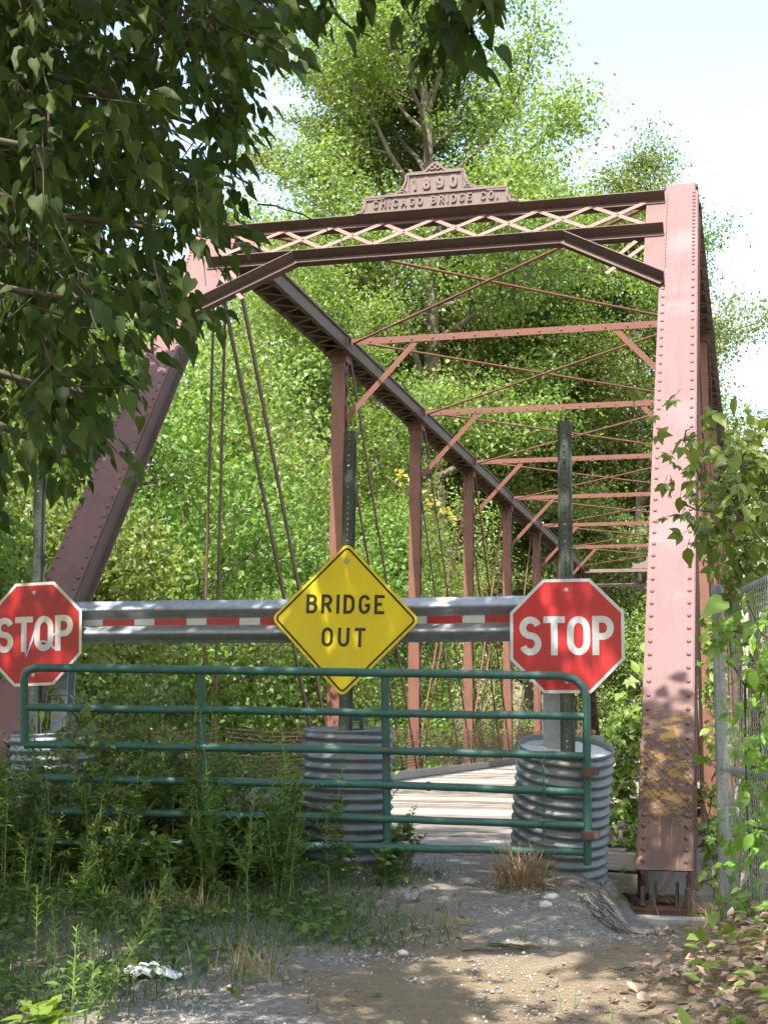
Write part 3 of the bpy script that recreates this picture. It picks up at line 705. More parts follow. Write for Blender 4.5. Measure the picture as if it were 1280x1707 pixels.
# ------------------------------------------------------------------ signs
def octagon(r_flat):
    R = r_flat/math.cos(rad(22.5)); return [(R*math.cos(rad(22.5+45*i)), R*math.sin(rad(22.5+45*i))) for i in range(8)]
def plate(mb, poly, Mx, t0, t1):
    N = len(poly); vs = [Mx @ Vector((x,-t1,z)) for x, z in poly]+[Mx @ Vector((x,-t0,z)) for x, z in poly]
    mb.add(vs, [tuple(range(N)), tuple(range(2*N-1,N-1,-1))]+[(i,N+i,N+(i+1) % N,(i+1) % N) for i in range(N)])
def u_post(root, x, y, z0, z1, lean=0., name='post'):
    """perforated U-channel: web with real square holes, two flanges, two lips"""
    mb = MB(); T = Matrix.Translation((x,y,z0)) @ Matrix.Rotation(rad(lean),4,'Y'); h = z1-z0
    def bx(c, s): 
        m2 = MB(); m2.box(c, s); mb.add([T @ Vector(v) for v in m2.v], m2.f)
    hole = .011; pitch = .0254*1.5
    for q in (-1,1):
        bx((q*(.012+hole/2),0,h/2), (.024,.004,h)); bx((q*.030,.014,h/2), (.005,.032,h)); bx((q*.040,.030,h/2), (.018,.004,h))
    z = 0.
    while z < h:
        L = min(pitch-hole, h-z); bx((0,.0,z+L/2), (hole+.001,.0036,L)); z += pitch
    return mb.build(name, MAT['signpost'], root)
def bolt(root, c, r=.011):
    mb = MB(); c = Vector(c); mb.tube([c, c+Vector((0,-.004,0))], r*1.6, 12); mb.tube([c+Vector((0,-.004,0)), c+Vector((0,-.012,0))], r, 6); mb.build('bolt', MAT['bolt'], root)
def stop_sign(c, tilt, post, label, red, white, graffiti=False, post_lean=0):
    root = thing('stop_sign', (post[0],post[1],post[2]), label, 'stop sign', 'stop signs on the barricade')
    Mx = Matrix.Translation(c) @ Matrix.Rotation(rad(tilt),4,'Y')
    mb = MB(); plate(mb, octagon(.381), Mx, -.002, .0); pn = mb.build('sign_panel', white, root)
    mb = MB(); plate(mb, octagon(.360), Mx, .0004, .0012); mb.build('red_field', red, pn)
    text('STOP', .260, .17, Mx @ Matrix.Translation((-.002,-.0014,.0)), white, pn, .0012, total=.63, wscale=.95)
    bolt(root, Mx @ Vector((.0,-.0012,.305)), .010); bolt(root, Mx @ Vector((0,-.0012,-.305)), .010)
    u_post(root, post[0], post[1], post[2], post[3], post_lean)
    if graffiti:
        for st in ([(-.07,.03),(-.075,-.10),(-.06,-.16),(-.02,-.06),(.02,.06)], arc(.075,-.085,.035,.03,0,360,13), arc(.175,-.06,.035,.055,-30,300,12)):
            mb = MB(); stroke(mb, st, .014, .0012); Mg = Mx @ Matrix.Translation((.0,-.0034,.0)); mb.v = [tuple(Mg @ Vector(v)) for v in mb.v]; mb.build('graffiti', MAT['graffiti'], pn)
    return root
YS = -.97
c = at_Y(944.5, 1060, YS); stop_sign(c, 0, (c.x-.005, YS+.006, .66, 2.93), 'bright red octagonal stop sign on the right barrel beside the gate end', MAT['red'], MAT['white'])
c = at_Y(57, 1057, YS+.06); stop_sign(c, -2.0, (c.x+.03, YS+.066, .72, 2.78), 'darker stop sign with scribbled graffiti at the left edge of the barricade', MAT['redshade'], MAT['cream'], True, -1.6)
# diamond
c = at_Y(574.5, 1032.5, YS+.02); Mx = Matrix.Translation(c) @ Matrix.Rotation(rad(1.4),4,'Y')
dia = thing('warning_sign', (c.x, c.y, .8), 'yellow diamond sign reading BRIDGE OUT in the middle of the barricade', 'warning sign')
def rdiamond(s, r, n=6):
    pts = []; h = s/2-r
    for k, (sx, sy) in enumerate(((1,1),(-1,1),(-1,-1),(1,-1))):
        for i in range(n+1):
            a = rad(90*k+90*i/n); pts.append((sx*h+r*math.cos(a), sy*h+r*math.sin(a)))
    ca = math.cos(rad(45)); return [((x-y)*ca, (x+y)*ca) for x, y in pts]
mb = MB(); plate(mb, rdiamond(.762,.048), Mx, -.002, 0); pn = mb.build('sign_panel', MAT['yellow'], dia)
mb = MB(); o_ = rdiamond(.728,.036); i_ = rdiamond(.700,.022); N = len(o_)
mb.add([Mx @ Vector((x,-.0012,z)) for x, z in o_]+[Mx @ Vector((x,-.0012,z)) for x, z in i_], [(k,(k+1) % N,N+(k+1) % N,N+k) for k in range(N)]); mb.build('border', MAT['black'], pn)
text('BRIDGE', .134, .165, Mx @ Matrix.Translation((0,-.0004,.105)), MAT['black'], pn, .0012, total=.565)
text('OUT', .134, .165, Mx @ Matrix.Translation((-.005,-.0004,-.125)), MAT['black'], pn, .0012, total=.315)
bolt(dia, Mx @ Vector((.0,-.0012,.41)), .012)
u_post(dia, c.x+.005, YS+.028, .78, 2.93, .2)
# plate with hole on the centre barrel
mb = MB(); q0 = at_Y(590, 1200, -.72); 
mb.box((q0.x-.04,-.72,.86), (.03,.01,.16)); mb.box((q0.x+.055,-.72,.86), (.03,.01,.16)); mb.box((q0.x+.0075,-.72,.915), (.065,.0098,.05)); mb.box((q0.x+.0075,-.72,.81), (.065,.0098,.06)); tag(mb.build('steel_plate', MAT['signpost']), 'small dark steel plate with a hole standing in the middle barrel', 'steel plate')

# ------------------------------------------------------------------ guard rail
YG = -.80; zg = 1.595
gr = thing('guard_rail', (-2.6, YG, .8), 'galvanised corrugated guard rail with red and white reflective tape', 'guard rail')
prof = []
for i in range(33):
    z = -.156+.312*i/32; t = abs(z)/.156; dd = .041*(1-math.cos(2*math.pi*min(max((t-.10)/.90,0),1)))
    prof.append((dd, z))
p2 = [(dd-.004, z) for dd, z in prof[::-1]]
mb = MB(); x0, x1 = -4.62, -.60; N = 14; full = prof+p2; nF = len(full); vs = []; fs = []
for j in range(N+1):
    x = x0+(x1-x0)*j/N; zz = zg + .012*math.sin(j*.5)*.3
    for dd, z in full: vs.append((x, YG-dd, zz+z))
for j in range(N):
    for i in range(nF): fs.append((j*nF+i, (j+1)*nF+i, (j+1)*nF+(i+1) % nF, j*nF+(i+1) % nF))
fs += [tuple(range(nF)), tuple(range((N+1)*nF-1, N*nF-1, -1))]
mb.add(vs, fs, True); mb.build('beam', MAT['galv'], gr)
x = at_Y(139, 1040, YG).x; k = 0
while x < -.72:
    wd = .158 if k % 2 == 0 else .250
    mb = MB(); mb.box((x+wd/2, YG-.0035, zg-.005), (wd-.003,.002,.058)); mb.build('tape_strip', MAT['tapewhite'] if k % 2 == 0 else MAT['tapered'], gr); x += wd; k += 1
for X in (at_Y(101,1220,-.66).x, at_Y(922,1230,-.66).x):
    mb = MB(); mb.box((X,-.70,1.18), (.125,.008,.95)); mb.box((X,-.58,1.18), (.125,.008,.95)); mb.box((X,-.64,1.18), (.008,.112,.95)); mb.build('rail_post', MAT['galv'], gr)
for X in (-4.35,-2.6,-.8):
    mb = MB(); mb.tube([(X,YG-.001,zg+.01),(X,YG-.02,zg+.01)], .02, 8); mb.build('bolt', MAT['bolt'], gr)

# ------------------------------------------------------------------ tube gate
GD = 9.33
def gp(x, y, d=GD): return at_d(x, y, d)
gt = thing('farm_gate', tuple(gp(640,1425)), 'green tubular steel farm gate closed across the track', 'gate')
TR = .0275
TLc = [gp(41,1240), gp(40,1135), gp(43,1120), gp(58,1113)]
topr = [gp(58,1113), gp(330,1117), gp(640,1122), gp(900,1126), gp(935,1127), gp(957,1132), gp(972,1145), gp(977,1165), gp(978,1210), gp(978,1300), gp(979,1385), gp(979,1442)]
mb = MB(); mb.tube(TLc[:-1]+topr, TR, 12); mb.build('outer_frame', MAT['gate'], gt)
rails = [((41,1179),(640,1189),(972,1195)), ((41,1241),(640,1251),(972,1261)), ((60,1297),(640,1309),(972,1321)), ((60,1352),(640,1365),(972,1377)), ((60,1402),(640,1413),(972,1421))]
for rr in rails:
    pts = []
    for i in range(len(rr)-1):
        for j in range(8):
            t = j/8; pts.append(gp(rr[i][0]+(rr[i+1][0]-rr[i][0])*t, rr[i][1]+(rr[i+1][1]-rr[i][1])*t + random.uniform(-.6,.6), GD))
    pts.append(gp(*rr[-1])); mb = MB(); mb.tube(pts, TR-.002, 10); mb.build('rail', MAT['gate'], gt)
for (xa, ya, yb) in ((334,1119,1400),(641,1122,1415)):
    mb = MB(); mb.tube([gp(xa,ya,GD+.02), gp(xa+3,(ya+yb)/2,GD+.02), gp(xa+4,yb,GD+.02)], TR-.001, 10); mb.build('upright', MAT['gate'], gt)
for (x_, y_) in ((978,1288),(979,1393)):
    a = gp(x_, y_, GD-.03); mb = MB(); mb.tube([a-Vector((0,0,.028)), a+Vector((0,0,.028))], TR+.012, 10); mb.bar(a, a+Vector((.07,.06,.005)), .012, .05, (0,1,0)); mb.build('hinge_band', MAT['gaterust'], gt)
# collars where rails are spliced
for (x_, y_) in ((712,1253),(714,1311)):
    a = gp(x_,y_); mb = MB(); mb.tube([a-RT*.012,a+RT*.012], TR+.004, 10); mb.build('splice_collar', MAT['gate'], gt)
# chain hanging from the gate
ch_ = thing('gate_chain', tuple(gp(907,1400)), 'thin green chain hanging from the gate in front of the right barrel', 'chain')
for i in range(15):
    a = gp(906+random.uniform(-1,1), 1262+i*9.8, GD-.035); mb = MB(); pts = []
    ax = RT if i % 2 else FW
    for j in range(9):
        an = 2*math.pi*j/8; pts.append(a+Vector((0,0,1))*.024*math.cos(an)+ax*.010*math.sin(an))
    mb.tube(pts, .0032, 5, False); mb.build('link', MAT['gate'], ch_)

# ------------------------------------------------------------------ chain-link fence on the right
fa = at_d(1204,1480,9.0); fb = at_d(1204+400,1480,3.6)
FA = Vector((.425,-1.15,0)); FDIR = Vector((.70-.425,-2.5+1.15,0)).normalized(); FB = FA+FDIR*4.6
fence = thing('chain_link_fence', (FA.x,FA.y,-.25), 'galvanised chain-link fence grown over with creeper right of the end post', 'fence')
mb = MB(); mb.tube([(FA.x,FA.y,-.6),(FA.x,FA.y,1.72)], .037, 12); mb.tube([(FA.x,FA.y,1.72),(FA.x,FA.y,1.76),(FA.x,FA.y,1.775)], [.041,.035,.006], 12); mb.build('fence_post', MAT['galv'], fence)
for t in (2.4, 4.6):
    q = FA+FDIR*t; mb = MB(); mb.tube([(q.x,q.y,-.6),(q.x,q.y,1.70)], .028, 10); mb.build('fence_post', MAT['galv'], fence)
for z in (.612, 1.66):
    mb = MB(); mb.tube([(FA.x,FA.y,z),(FB.x,FB.y,z-.02)], .021, 10); mb.build('fence_rail', MAT['galv'], fence)
for z in (.62,1.64,.1):
    mb = MB(); mb.tube([(FA.x,FA.y,z-.012),(FA.x,FA.y,z+.012)], .043, 12); mb.build('post_band', MAT['galv'], fence)
off = Vector((FDIR.y,-FDIR.x,0))*.028
def zigzag(mb, org, ax, up, off, L, Hh, cell, rad_, fn=None, y0=0.):
    n_ = int(L/cell)
    for i in range(n_):
        pts = []; m_ = int(Hh/(cell))
        for j in range(m_+1):
            u = (i + ((j+i) % 2))*cell; w = .0035*(1 if j % 2 else -1)
            p = org+ax*u+up*(j*cell)+off*(1+w/.03)
            if fn: p = fn(p, u, j*cell)
            pts.append(p)
        mb.tube(pts, rad_, 4, False)
mb = MB(); zigzag(mb, Vector((FA.x,FA.y,-.32)), FDIR, Vector((0,0,1)), off, 4.4, 2.0, .030, .0015); tag(mb.build('wire_mesh', MAT['wire'], fence), kind='stuff')
# second leaning pole with old fabric, seen just behind the fence post
pl_ = thing('leaning_fence_pole', (.62,-.5,-.3), 'old rusty pole with rolled fence fabric behind the galvanised fence post', 'fence pole')
mb = MB(); mb.tube([(.60,-.42,-.35),(.66,-.5,1.75)], .03, 10); mb.build('pole', MAT['rod'], pl_)
mb = MB()
for k in range(7):
    a = 2*math.pi*k/7; pts = [(.60+.05*math.cos(a+j*.5)+.003*j,-.42+.05*math.sin(a+j*.5),-.3+j*.08) for j in range(25)]; mb.tube(pts, .003, 4, False)
tag(mb.build('wire_mesh', MAT['wirerust'], pl_), kind='stuff')
# scrap of chain link clinging to the right end post
d_ = Vector((0,PN,H))/LP; n_ = Vector((0,-H,PN))/LP
def scrap(p, u, s):
    uu = u-.26; ss = .10+s
    edge = .03*math.sin(uu*23)+.03*math.sin(ss*14)
    wrap = max(abs(uu)-.19, 0); uu2 = math.copysign(min(abs(uu),.20)+min(wrap,.04)*.3, uu)
    return Vector((XR,0,0)) + Vector((1,0,0))*(uu2+.015*math.sin(ss*9)) + d_*(ss-.16*uu+edge*.5) + n_*(.150+.012*math.sin(uu*17+ss*11)+.01*math.sin(ss*31) - min(wrap,.08)*1.6)
mb = MB(); zigzag(mb, Vector((0,0,0)), Vector((1,0,0)), Vector((0,0,1)), Vector((0,0,0)), .54, .80, .030, .0030, scrap); tag(mb.build('fence_scrap', MAT['wirerust']), 'torn rusty chain-link scrap wrapped round the foot of the right end post', 'wire mesh')

# ------------------------------------------------------------------ vegetation generators
def tubes_np(branches, n=6):
    Vs, Fs, b = [], [], 0
    for pts, rr in branches:
        pts = np.asarray(pts, float); m_ = len(pts); t = unit(np.gradient(pts, axis=0))
        ref = np.array([.13,.21,.97]); a = unit(np.cross(t, ref)+1e-6); bb = np.cross(t, a)
        ang = np.arange(n)*2*np.pi/n; rr = np.asarray(rr, float)
        ring = pts[:,None,:]+rr[:,None,None]*(np.cos(ang)[None,:,None]*a[:,None,:]+np.sin(ang)[None,:,None]*bb[:,None,:])
        Vs.append(ring.reshape(-1,3)); I = b+np.arange(m_*n).reshape(m_,n); J = np.roll(I,-1,1)
        Fs.append(np.stack([I[:-1],J[:-1],J[1:],I[1:]],-1).reshape(-1,4)); b += m_*n
    return np.concatenate(Vs), np.concatenate(Fs)
def branch(rng, p, d, L, r0, r1, n=6, curl=.25, upb=0.):
    pts = [np.array(p, float)]; d = np.array(d, float)/np.linalg.norm(d)
    for i in range(n):
        d = d+rng.normal(0,curl/ n**.5,3)+np.array([0,0,upb/n]); d /= np.linalg.norm(d); pts.append(pts[-1]+d*L/n)
    return np.array(pts), np.linspace(r0, r1, n+1), d
def gen_tree(seed, h, cr, base, tr, nl, lpc, leaf, mat, clump=.8, nsub=5, flat=.7, prof=None, fork=None, low=.0):
    rng = np.random.default_rng(seed); br = []; cl = []
    tp, trr, _ = branch(rng, (0,0,-.6), (rng.normal(0,.04),rng.normal(0,.04),1), h*.93+.6, tr, tr*.12, 12, .12)
    br.append((tp, trr)); az = rng.uniform(0,6.28)
    for i in range(nl):
        f = base+(1-base)*(i+.5)/nl*.97; q = f*12; k = min(int(q), 11); p = tp[k]+(tp[k+1]-tp[k])*(q-k)
        az += 2.4+rng.normal(0,.35); t = (f-base)/(1-base)
        R = cr*(math.sin(math.pi*min(max(.14+.80*t,0),1))**.65 if prof is None else prof(t))*rng.uniform(.75,1.15)
        el = rad(8+50*t+rng.normal(0,8)); d = (math.cos(az)*math.cos(el),math.sin(az)*math.cos(el),math.sin(el))
        r0 = max(tr*.42*(1-.75*f), .03); pts, rr, de = branch(rng, p, d, max(R,1.0), r0, r0*.25, 6, .35, .35); br.append((pts, rr))
        for s in range(nsub):
            u = .30+.70*(s+rng.uniform(0,.9))/nsub; q = min(u,.99)*6; k = int(q); p2 = pts[k]+(pts[k+1]-pts[k])*(q-k)
            d2 = unit((pts[k+1]-pts[k])[None])[0]+rng.normal(0,.65,3); L2 = R*rng.uniform(.22,.42); pp, r2, _ = branch(rng, p2, d2, L2, r0*.4, r0*.1, 4, .4, .1); br.append((pp, r2))
            cl.append(pp[-1]); cl.append(pp[2]+rng.normal(0,.2,3))
        cl.append(pts[-1]); cl.append(pts[4])
    cl.append(tp[-1]); cl.append(tp[-2])
    cl = np.array(cl); n_ = len(cl)
    cs = clump*rng.uniform(.6,1.35,n_); per = np.maximum((lpc*(cs/clump)**1.6).astype(int), 4); idx = np.repeat(np.arange(n_), per)
    o = rng.normal(0,.42,(len(idx),3)); o[:,2] *= flat; pos = cl[idx]+o*cs[idx][:,None]
    # leaves face outwards and up, tips droop
    nr = unit(rng.normal(0,.62,(len(idx),3))+np.array([0,0,.62])+.5*unit(o)); tip = unit(rng.normal(0,.8,(len(idx),3))+np.array([0,0,-.35]))
    V, Fc = leaf_arrays(T_DIAMOND, pos, tip, nr, leaf*rng.uniform(.65,1.25,len(idx)))
    bv, bf = tubes_np(br)
    return np_mesh('trunk', bv, bf, MAT['bark'], True), np_mesh('crown', V, Fc, MAT[mat])
VAR = {
 'broad': gen_tree(11, 15, 5.2, .16, .22, 26, 125, .155, 'leaf_a', .95),
 'broad2': gen_tree(12, 17, 5.6, .14, .26, 28, 125, .16, 'leaf_b', 1.0),
 'tall': gen_tree(13, 24, 6.6, .18, .36, 32, 200, .165, 'leaf_a', 1.15),
 'tall2': gen_tree(14, 26, 7.2, .20, .40, 32, 200, .17, 'leaf_b', 1.2),
 'sapling': gen_tree(16, 7.5, 2.5, .10, .07, 20, 75, .115, 'leaf_b', .5, 4),
 'shrub': gen_tree(17, 3.6, 2.0, .04, .05, 16, 85, .10, 'leaf_b', .48, 4),
 'shrub2': gen_tree(18, 3.0, 1.7, .03, .04, 15, 85, .095, 'leaf_a', .45, 4),
}
def put_tree(var, x, y, s, rz, label, cat='tree', group=None, name=None, zoff=0., sx=1.):
    loc = (x, y, gpt(x, y)+zoff); nm = name or ('shrub' if var.startswith('shrub') else 'deciduous_tree')
    Mx = Matrix.Translation(loc) @ Matrix.Rotation(rz,4,'Z') @ Matrix.Diagonal((s*sx,s*sx,s,1))
    o = bpy.data.objects.new(nm, None); link(o, None, Mx); tag(o, label, cat, group)
    for part, me in zip(('trunk','crown'), VAR[var]):
        c = bpy.data.objects.new(part, me); COL.objects.link(c); c.parent = o
    return o
def tree_px(var, px, depth, *a, **k):
    p = at_d(px, 1215, depth); x = p.x; s = a[0]
    R = {'broad':5.2,'broad2':5.6,'tall':6.6,'tall2':7.2,'cotton':6.8,'sapling':2.5,'shrub':2.0,'shrub2':1.7}[var]*s*.92
    if p.y < LB+2 and x < 0: x = min(x, XL-.35-R)           # keep crowns clear of the bridge
    return put_tree(var, x, p.y, *a, **k)

# ------------------------------------------------------------------ trees behind and beside the bridge
VAR['cotton'] = gen_tree(15, 34, 7.2, .28, .55, 38, 230, .185, 'leaf_b', 1.3, 6)
FT = 'trees beyond the far end of the bridge'; LT = 'trees along the left bank'
tree_px('cotton', 735, 61, 1.16, .4, 'tallest pale tree whose limbs rise above the portal plaque', group=FT)
tree_px('cotton', 600, 66, 1.02, 2.9, 'pale tree left of the tallest one, above the portal', group=FT)
tree_px('tall2', 830, 76, 1.25, 2.9, 'tall tree close behind the tallest one, right of the plaque', group=FT)
tree_px('tall2', 945, 70, 1.08, .7, 'tree right of the tallest one, its top above the portal', group=FT)
tree_px('tall', 1035, 63, 1.02, 1.2, 'tall tree whose crown edges the sky behind the right end post', group=FT)
tree_px('tall2', 870, 66, .95, 2.2, 'leafy tree behind the far portal, right of the tallest tree', group=FT)
tree_px('tall', 800, 68, .95, 3.7, 'dark trunked tree far behind the sway struts', group=FT)
tree_px('tall2', 560, 50, .85, 5.0, 'broad tree rising behind the left top chord', group=LT)
tree_px('tall', 430, 40, .74, .2, 'tree behind the hip of the left truss', group=LT)
tree_px('broad2', 650, 60, 1.0, 2.0, 'low full tree behind the middle verticals', group=LT)
tree_px('broad', 1085, 66, .95, 1.9, 'far tree closing the view along the bridge deck', group=FT)
tree_px('broad2', 930, 70, .9, .9, 'far tree behind the right stop sign post', group=FT)
tree_px('broad2', 330, 27, .72, 1.0, 'sunlit pale green tree between left end post and hip rods', group=LT)
tree_px('broad', 480, 31, .74, 4.0, 'sunlit tree behind the long eyebars of the left truss', group=LT)
tree_px('broad2', 190, 24, .70, 2.6, 'tree behind the left end post', group=LT)
tree_px('broad', 60, 21, .72, 5.3, 'dark tree behind the left stop sign post', group=LT)
tree_px('broad', -90, 26, .85, 3.3, 'tree at the left edge behind hanging boughs', group=LT)
tree_px('broad', 610, 38, .70, .6, 'shaded tree between the first and second verticals', group=LT)
tree_px('broad2', 720, 44, .62, 3.0, 'shaded tree between the second and third verticals', group=LT)
tree_px('sapling', 270, 19.5, 1.0, .3, 'slender sapling close behind the guard rail, left half', group=LT)
tree_px('sapling', 420, 18.5, .95, 2.3, 'slender sapling close behind the guard rail, left of the yellow sign', group=LT)
tree_px('sapling', 520, 24, 1.0, 4.4, 'sapling behind the yellow sign', group=LT)
tree_px('sapling', 60, 18.5, 1.05, 1.1, 'sapling left of the left end post', group=LT)
tree_px('sapling', -70, 14.5, .95, 3.9, 'sapling at the left edge beside the left stop sign', group=LT)
tree_px('sapling', 640, 29, .95, 5.5, 'sapling behind the railing, between the first verticals', group=LT)
tree_px('sapling', 760, 36, .9, .9, 'sapling behind the railing, between the middle verticals', group=LT)
SH = 'shrubs on the banks'
for i, (v, px, d, s, lab) in enumerate((
    ('shrub', 180, 13.2, .9, 'pale shrub behind the left half of the gate'), ('shrub2', 300, 13.6, .95, 'dark shrub behind the gate, left of the second upright'),
    ('shrub', 400, 14.6, .9, 'sunlit shrub behind the gate, left of the middle barrel'), ('shrub', 480, 17, 1.0, 'sunlit shrub beside the middle barrel'),
    ('shrub2', -60, 13.2, 1.0, 'dark shrub behind the left barrel'),
    ('shrub', 1050, 60, 1.3, 'shrub at the far end of the deck beside the far barrel'), ('shrub2', 985, 61, 1.2, 'dark shrub at the far end of the deck, left'))):
    zo = 0
    p = at_d(px, 1215, d)
    if gpt(p.x, p.y) < -2 : zo = 1.6 if d < 30 else 0
    tree_px(v, px, d, s, i*1.7, lab, 'shrub', SH, zoff=zo)
for i, (x, y, sc, sx, lab) in enumerate(((1.0,2.6,.62,.36,'narrow sapling close outside the right truss, nearest the fence'),(1.15,5.2,.78,.34,'narrow sapling outside the right truss, second from the fence'),(1.0,8.6,.80,.30,'narrow sapling outside the right truss, third from the fence'),(1.9,4.0,.70,.5,'bushy sapling behind the fence at the right edge'))):
    put_tree('sapling', x, y, sc, i*1.3, lab, 'sapling', 'saplings outside the right truss', name='sapling', sx=sx, zoff=.2)
put_tree('tall', 14, 40, .8, 2.0, 'tree on the right bank outside the fence', group=LT)
# yellowing spray of leaves near the second vertical
def sprig(name, label, cat, pts_leaf, tipdir, sizes, mat, stems, tmpl, nrm=None, stem_mat='twig', group=None, seed=1, kind=None):
    rng = np.random.default_rng(seed); pos = np.array([tuple(p) for p in pts_leaf], float)
    n_ = rng.normal(0,.5,(len(pos),3))+(np.array([0,-.55,.65]) if nrm is None else nrm)
    V, Fc = leaf_arrays(tmpl, pos, np.asarray(tipdir, float), n_, np.asarray(sizes, float))
    base = stems[0][0][0]; root = thing(name, tuple(base), label, cat, group)
    link(bpy.data.objects.new('leaves', np_mesh('leaves', V, Fc, MAT[mat])), root)
    bv, bf = tubes_np(stems, 5); link(bpy.data.objects.new('stem', np_mesh('stem', bv, bf, MAT[stem_mat], True)), root)
    return root

# ------------------------------------------------------------------ the near tree whose boughs hang into the picture and shade the track
def in_poly(x, y, poly):
    c = False; j = len(poly)-1
    for i in range(len(poly)):
        (xi, yi), (xj, yj) = poly[i], poly[j]
        if (yi > y) != (yj > y) and x < (xj-xi)*(y-yi)/(yj-yi)+xi: c = not c
        j = i
    return c
POLY = [(p[0]+(45 if p[0] > 0 and p[1] > 280 else 15 if p[0] > 0 else 0), p[1]) for p in [(-200,-200),(480,-200),(470,20),(450,80),(410,100),(415,150),(385,190),(420,200),(380,250),(395,310),(340,340),(300,360),(310,400),(260,430),(265,500),(215,520),(230,560),(170,590),(205,640),(140,670),(150,720),(105,740),(80,790),(20,780),(-200,900)]]
rng = np.random.default_rng(21); random.seed(21)
TB = Vector((-4.3,-7.2,gpt(-4.3,-7.2)-.2))
near = thing('near_tree', tuple(TB), 'large shade tree at the left, its dark leafy boughs hanging over the track', 'tree')
brs = []; hubs = []
trunk_p, trunk_r, _ = branch(rng, TB, (.05,.05,1), 6.8, .26, .10, 10, .10); brs.append((trunk_p, trunk_r))
def limb(p0, p1, r0, r1, sag=.2, n=9, wob=.10):
    p0 = np.array(p0, float); p1 = np.array(p1, float); t = np.linspace(0,1,n)[:,None]
    pts = p0+(p1-p0)*t; pts[:,2] += sag*np.sin(np.pi*t[:,0]); pts[1:-1] += rng.normal(0,wob*.5,(n-2,3)); rr = np.linspace(r0,r1,n); brs.append((pts, rr)); hubs.extend(list(pts[2:])); return pts
# limbs that end inside the picture (pixel, depth) and limbs that roof the track
vis = [(320,205,6.2,4),(440,100,6.6,5),(250,380,5.6,3),(390,310,6.4,4),(130,500,5.2,3),(270,500,6.0,3),(170,660,5.4,2),(60,640,5.0,2),(90,250,5.0,3),(400,20,6.0,5),(110,760,5.6,2)]
for (x, y, d, k) in vis: limb(trunk_p[min(k+1,9)], at_d(x,y,d), .05, .009, .45)
for (x, y, z) in ((-1,-5,6.2),(1.6,-5.4,6.6),(.6,-7.5,7.0),(-2.4,-4.2,6.3),(-3.5,-9.5,7.2),(-.5,-10,7.3),(2.4,-8,7.0),(-5.2,-4.0,6.2),(-6.3,-2.2,5.6),(-7.2,-4.5,6.2),(-6.8,-8,6.8),(-3.8,-3.6,6.4),(-7.0,-.6,4.6)):
    e = limb(trunk_p[random.randint(6,9)], (x,y,z), .09, .02, .5)
    for _ in range(3):
        q = e[random.randint(4,8)]; limb(q, q+rng.normal(0,1.1,3)*np.array([1,1,.4]), .022, .006, .1, 6, .06)
limb(trunk_p[9], at_d(560,-150,6.6), .05, .012, .3); limb(at_d(560,-150,6.6), at_d(790,40,6.4), .014, .004, .10); limb(at_d(480,-60,7.2), at_d(618,60,7.0), .016, .004, .05); limb(at_d(600,-80,6.9), at_d(690,60,6.6), .008, .002, .05)
limb(at_d(430,340,6.9), at_d(620,440,6.7), .005, .0015, .06, 12, .03)
HUB = np.array(hubs)
sprays = []     # (centre, leaves, leaf size)
tries = 0
while len(sprays) < 330 and tries < 20000:
    tries += 1; x = random.uniform(-160,520); y = random.uniform(-180,900)
    if not in_poly(x, y, POLY): continue
    u = max(0, min(1, x/520)); d = random.uniform(4.7,7.6)
    sprays.append((at_d(x,y,d), 16, .078, True))
for (x, y, d) in ((735,20,6.3),(770,35,6.4),(745,50,6.4),(705,5,6.2),(790,10,6.5),(760,70,6.5),(560,-10,6.8),(600,-30,6.6),(690,-40,6.4),(775,-30,6.4)): sprays.append((at_d(x,y,d), 12, .105, True))
nv = len(sprays); tries = 0
SPOTS = [(at_d(288,1430,6.05),.30),(at_d(235,1560,6.1),.32),(at_d(190,1650,6.15),.25),(at_d(40,1650,5.2),.3),(at_d(90,1560,7.0),.2),(at_d(800,1590,7.3),.22),(at_d(900,1690,6.7),.25)]     # where the sun breaks through
def sunlit(p): return any(((p-q)-SUND*(p-q).dot(SUND)).length < r+.22 for q, r in SPOTS)
def in_frame(p): x, y = to_px(p); return -60 < x < 1340 and -130 < y < 1800
while len(sprays) < nv+2700 and tries < 90000:
    tries += 1
    p = Vector((random.uniform(-8.6,2.7), random.uniform(-12.5,.6), random.uniform(4.6,8.4)))
    if p.x > -4.9 and p.y > -1.75-(p.z-5.2)*.60+.25*math.sin(p.x*2.3): continue
    if p.x > .30 and p.y < -3.3: continue
    if p.x <= -4.9 and p.y > (.9-(p.z-5)*.1 if p.x > -7 else -.5-(p.z-4.6)*.5): continue
    if math.sin(p.x*1.9+p.y*.7)+math.sin(p.y*2.3-p.x*.8)+.6*math.sin(p.x*4.1+1.3*p.y) > 1.5: continue     # openings that let the sun through
    if in_frame(p) and not in_poly(*to_px(p), POLY): continue
    if sunlit(p): continue
    sprays.append((p, 13, .15, False))
for _ in range(330):                                   # boughs between the sun and the left end post
    q = random.uniform(.2,5.6); p0 = Vector((XL,q*PN/LP,q*H/LP)); zt_ = random.uniform(max(5.0,p0.z+1.2),8.0)
    p = p0+SUND*((zt_-p0.z)/SUND.z)+Vector((random.gauss(0,.35),random.gauss(0,.35),0))
    if math.sin(q*3.1)+math.sin(p.x*5+q*7) > 1.2: continue
    if in_frame(p) and not in_poly(*to_px(p), POLY): continue
    sprays.append((p, 12, .14, False))
LP_, LT_, LN_, LS_ = [], [], [], []; twigs = []
dist = [float(np.min(np.sum((HUB-np.array(q[0]))**2,1))) for q in sprays[:nv]]
sprays[:nv] = [sprays[i] for i in np.argsort(dist)]
HUBL = [np.array(q) for q in HUB]
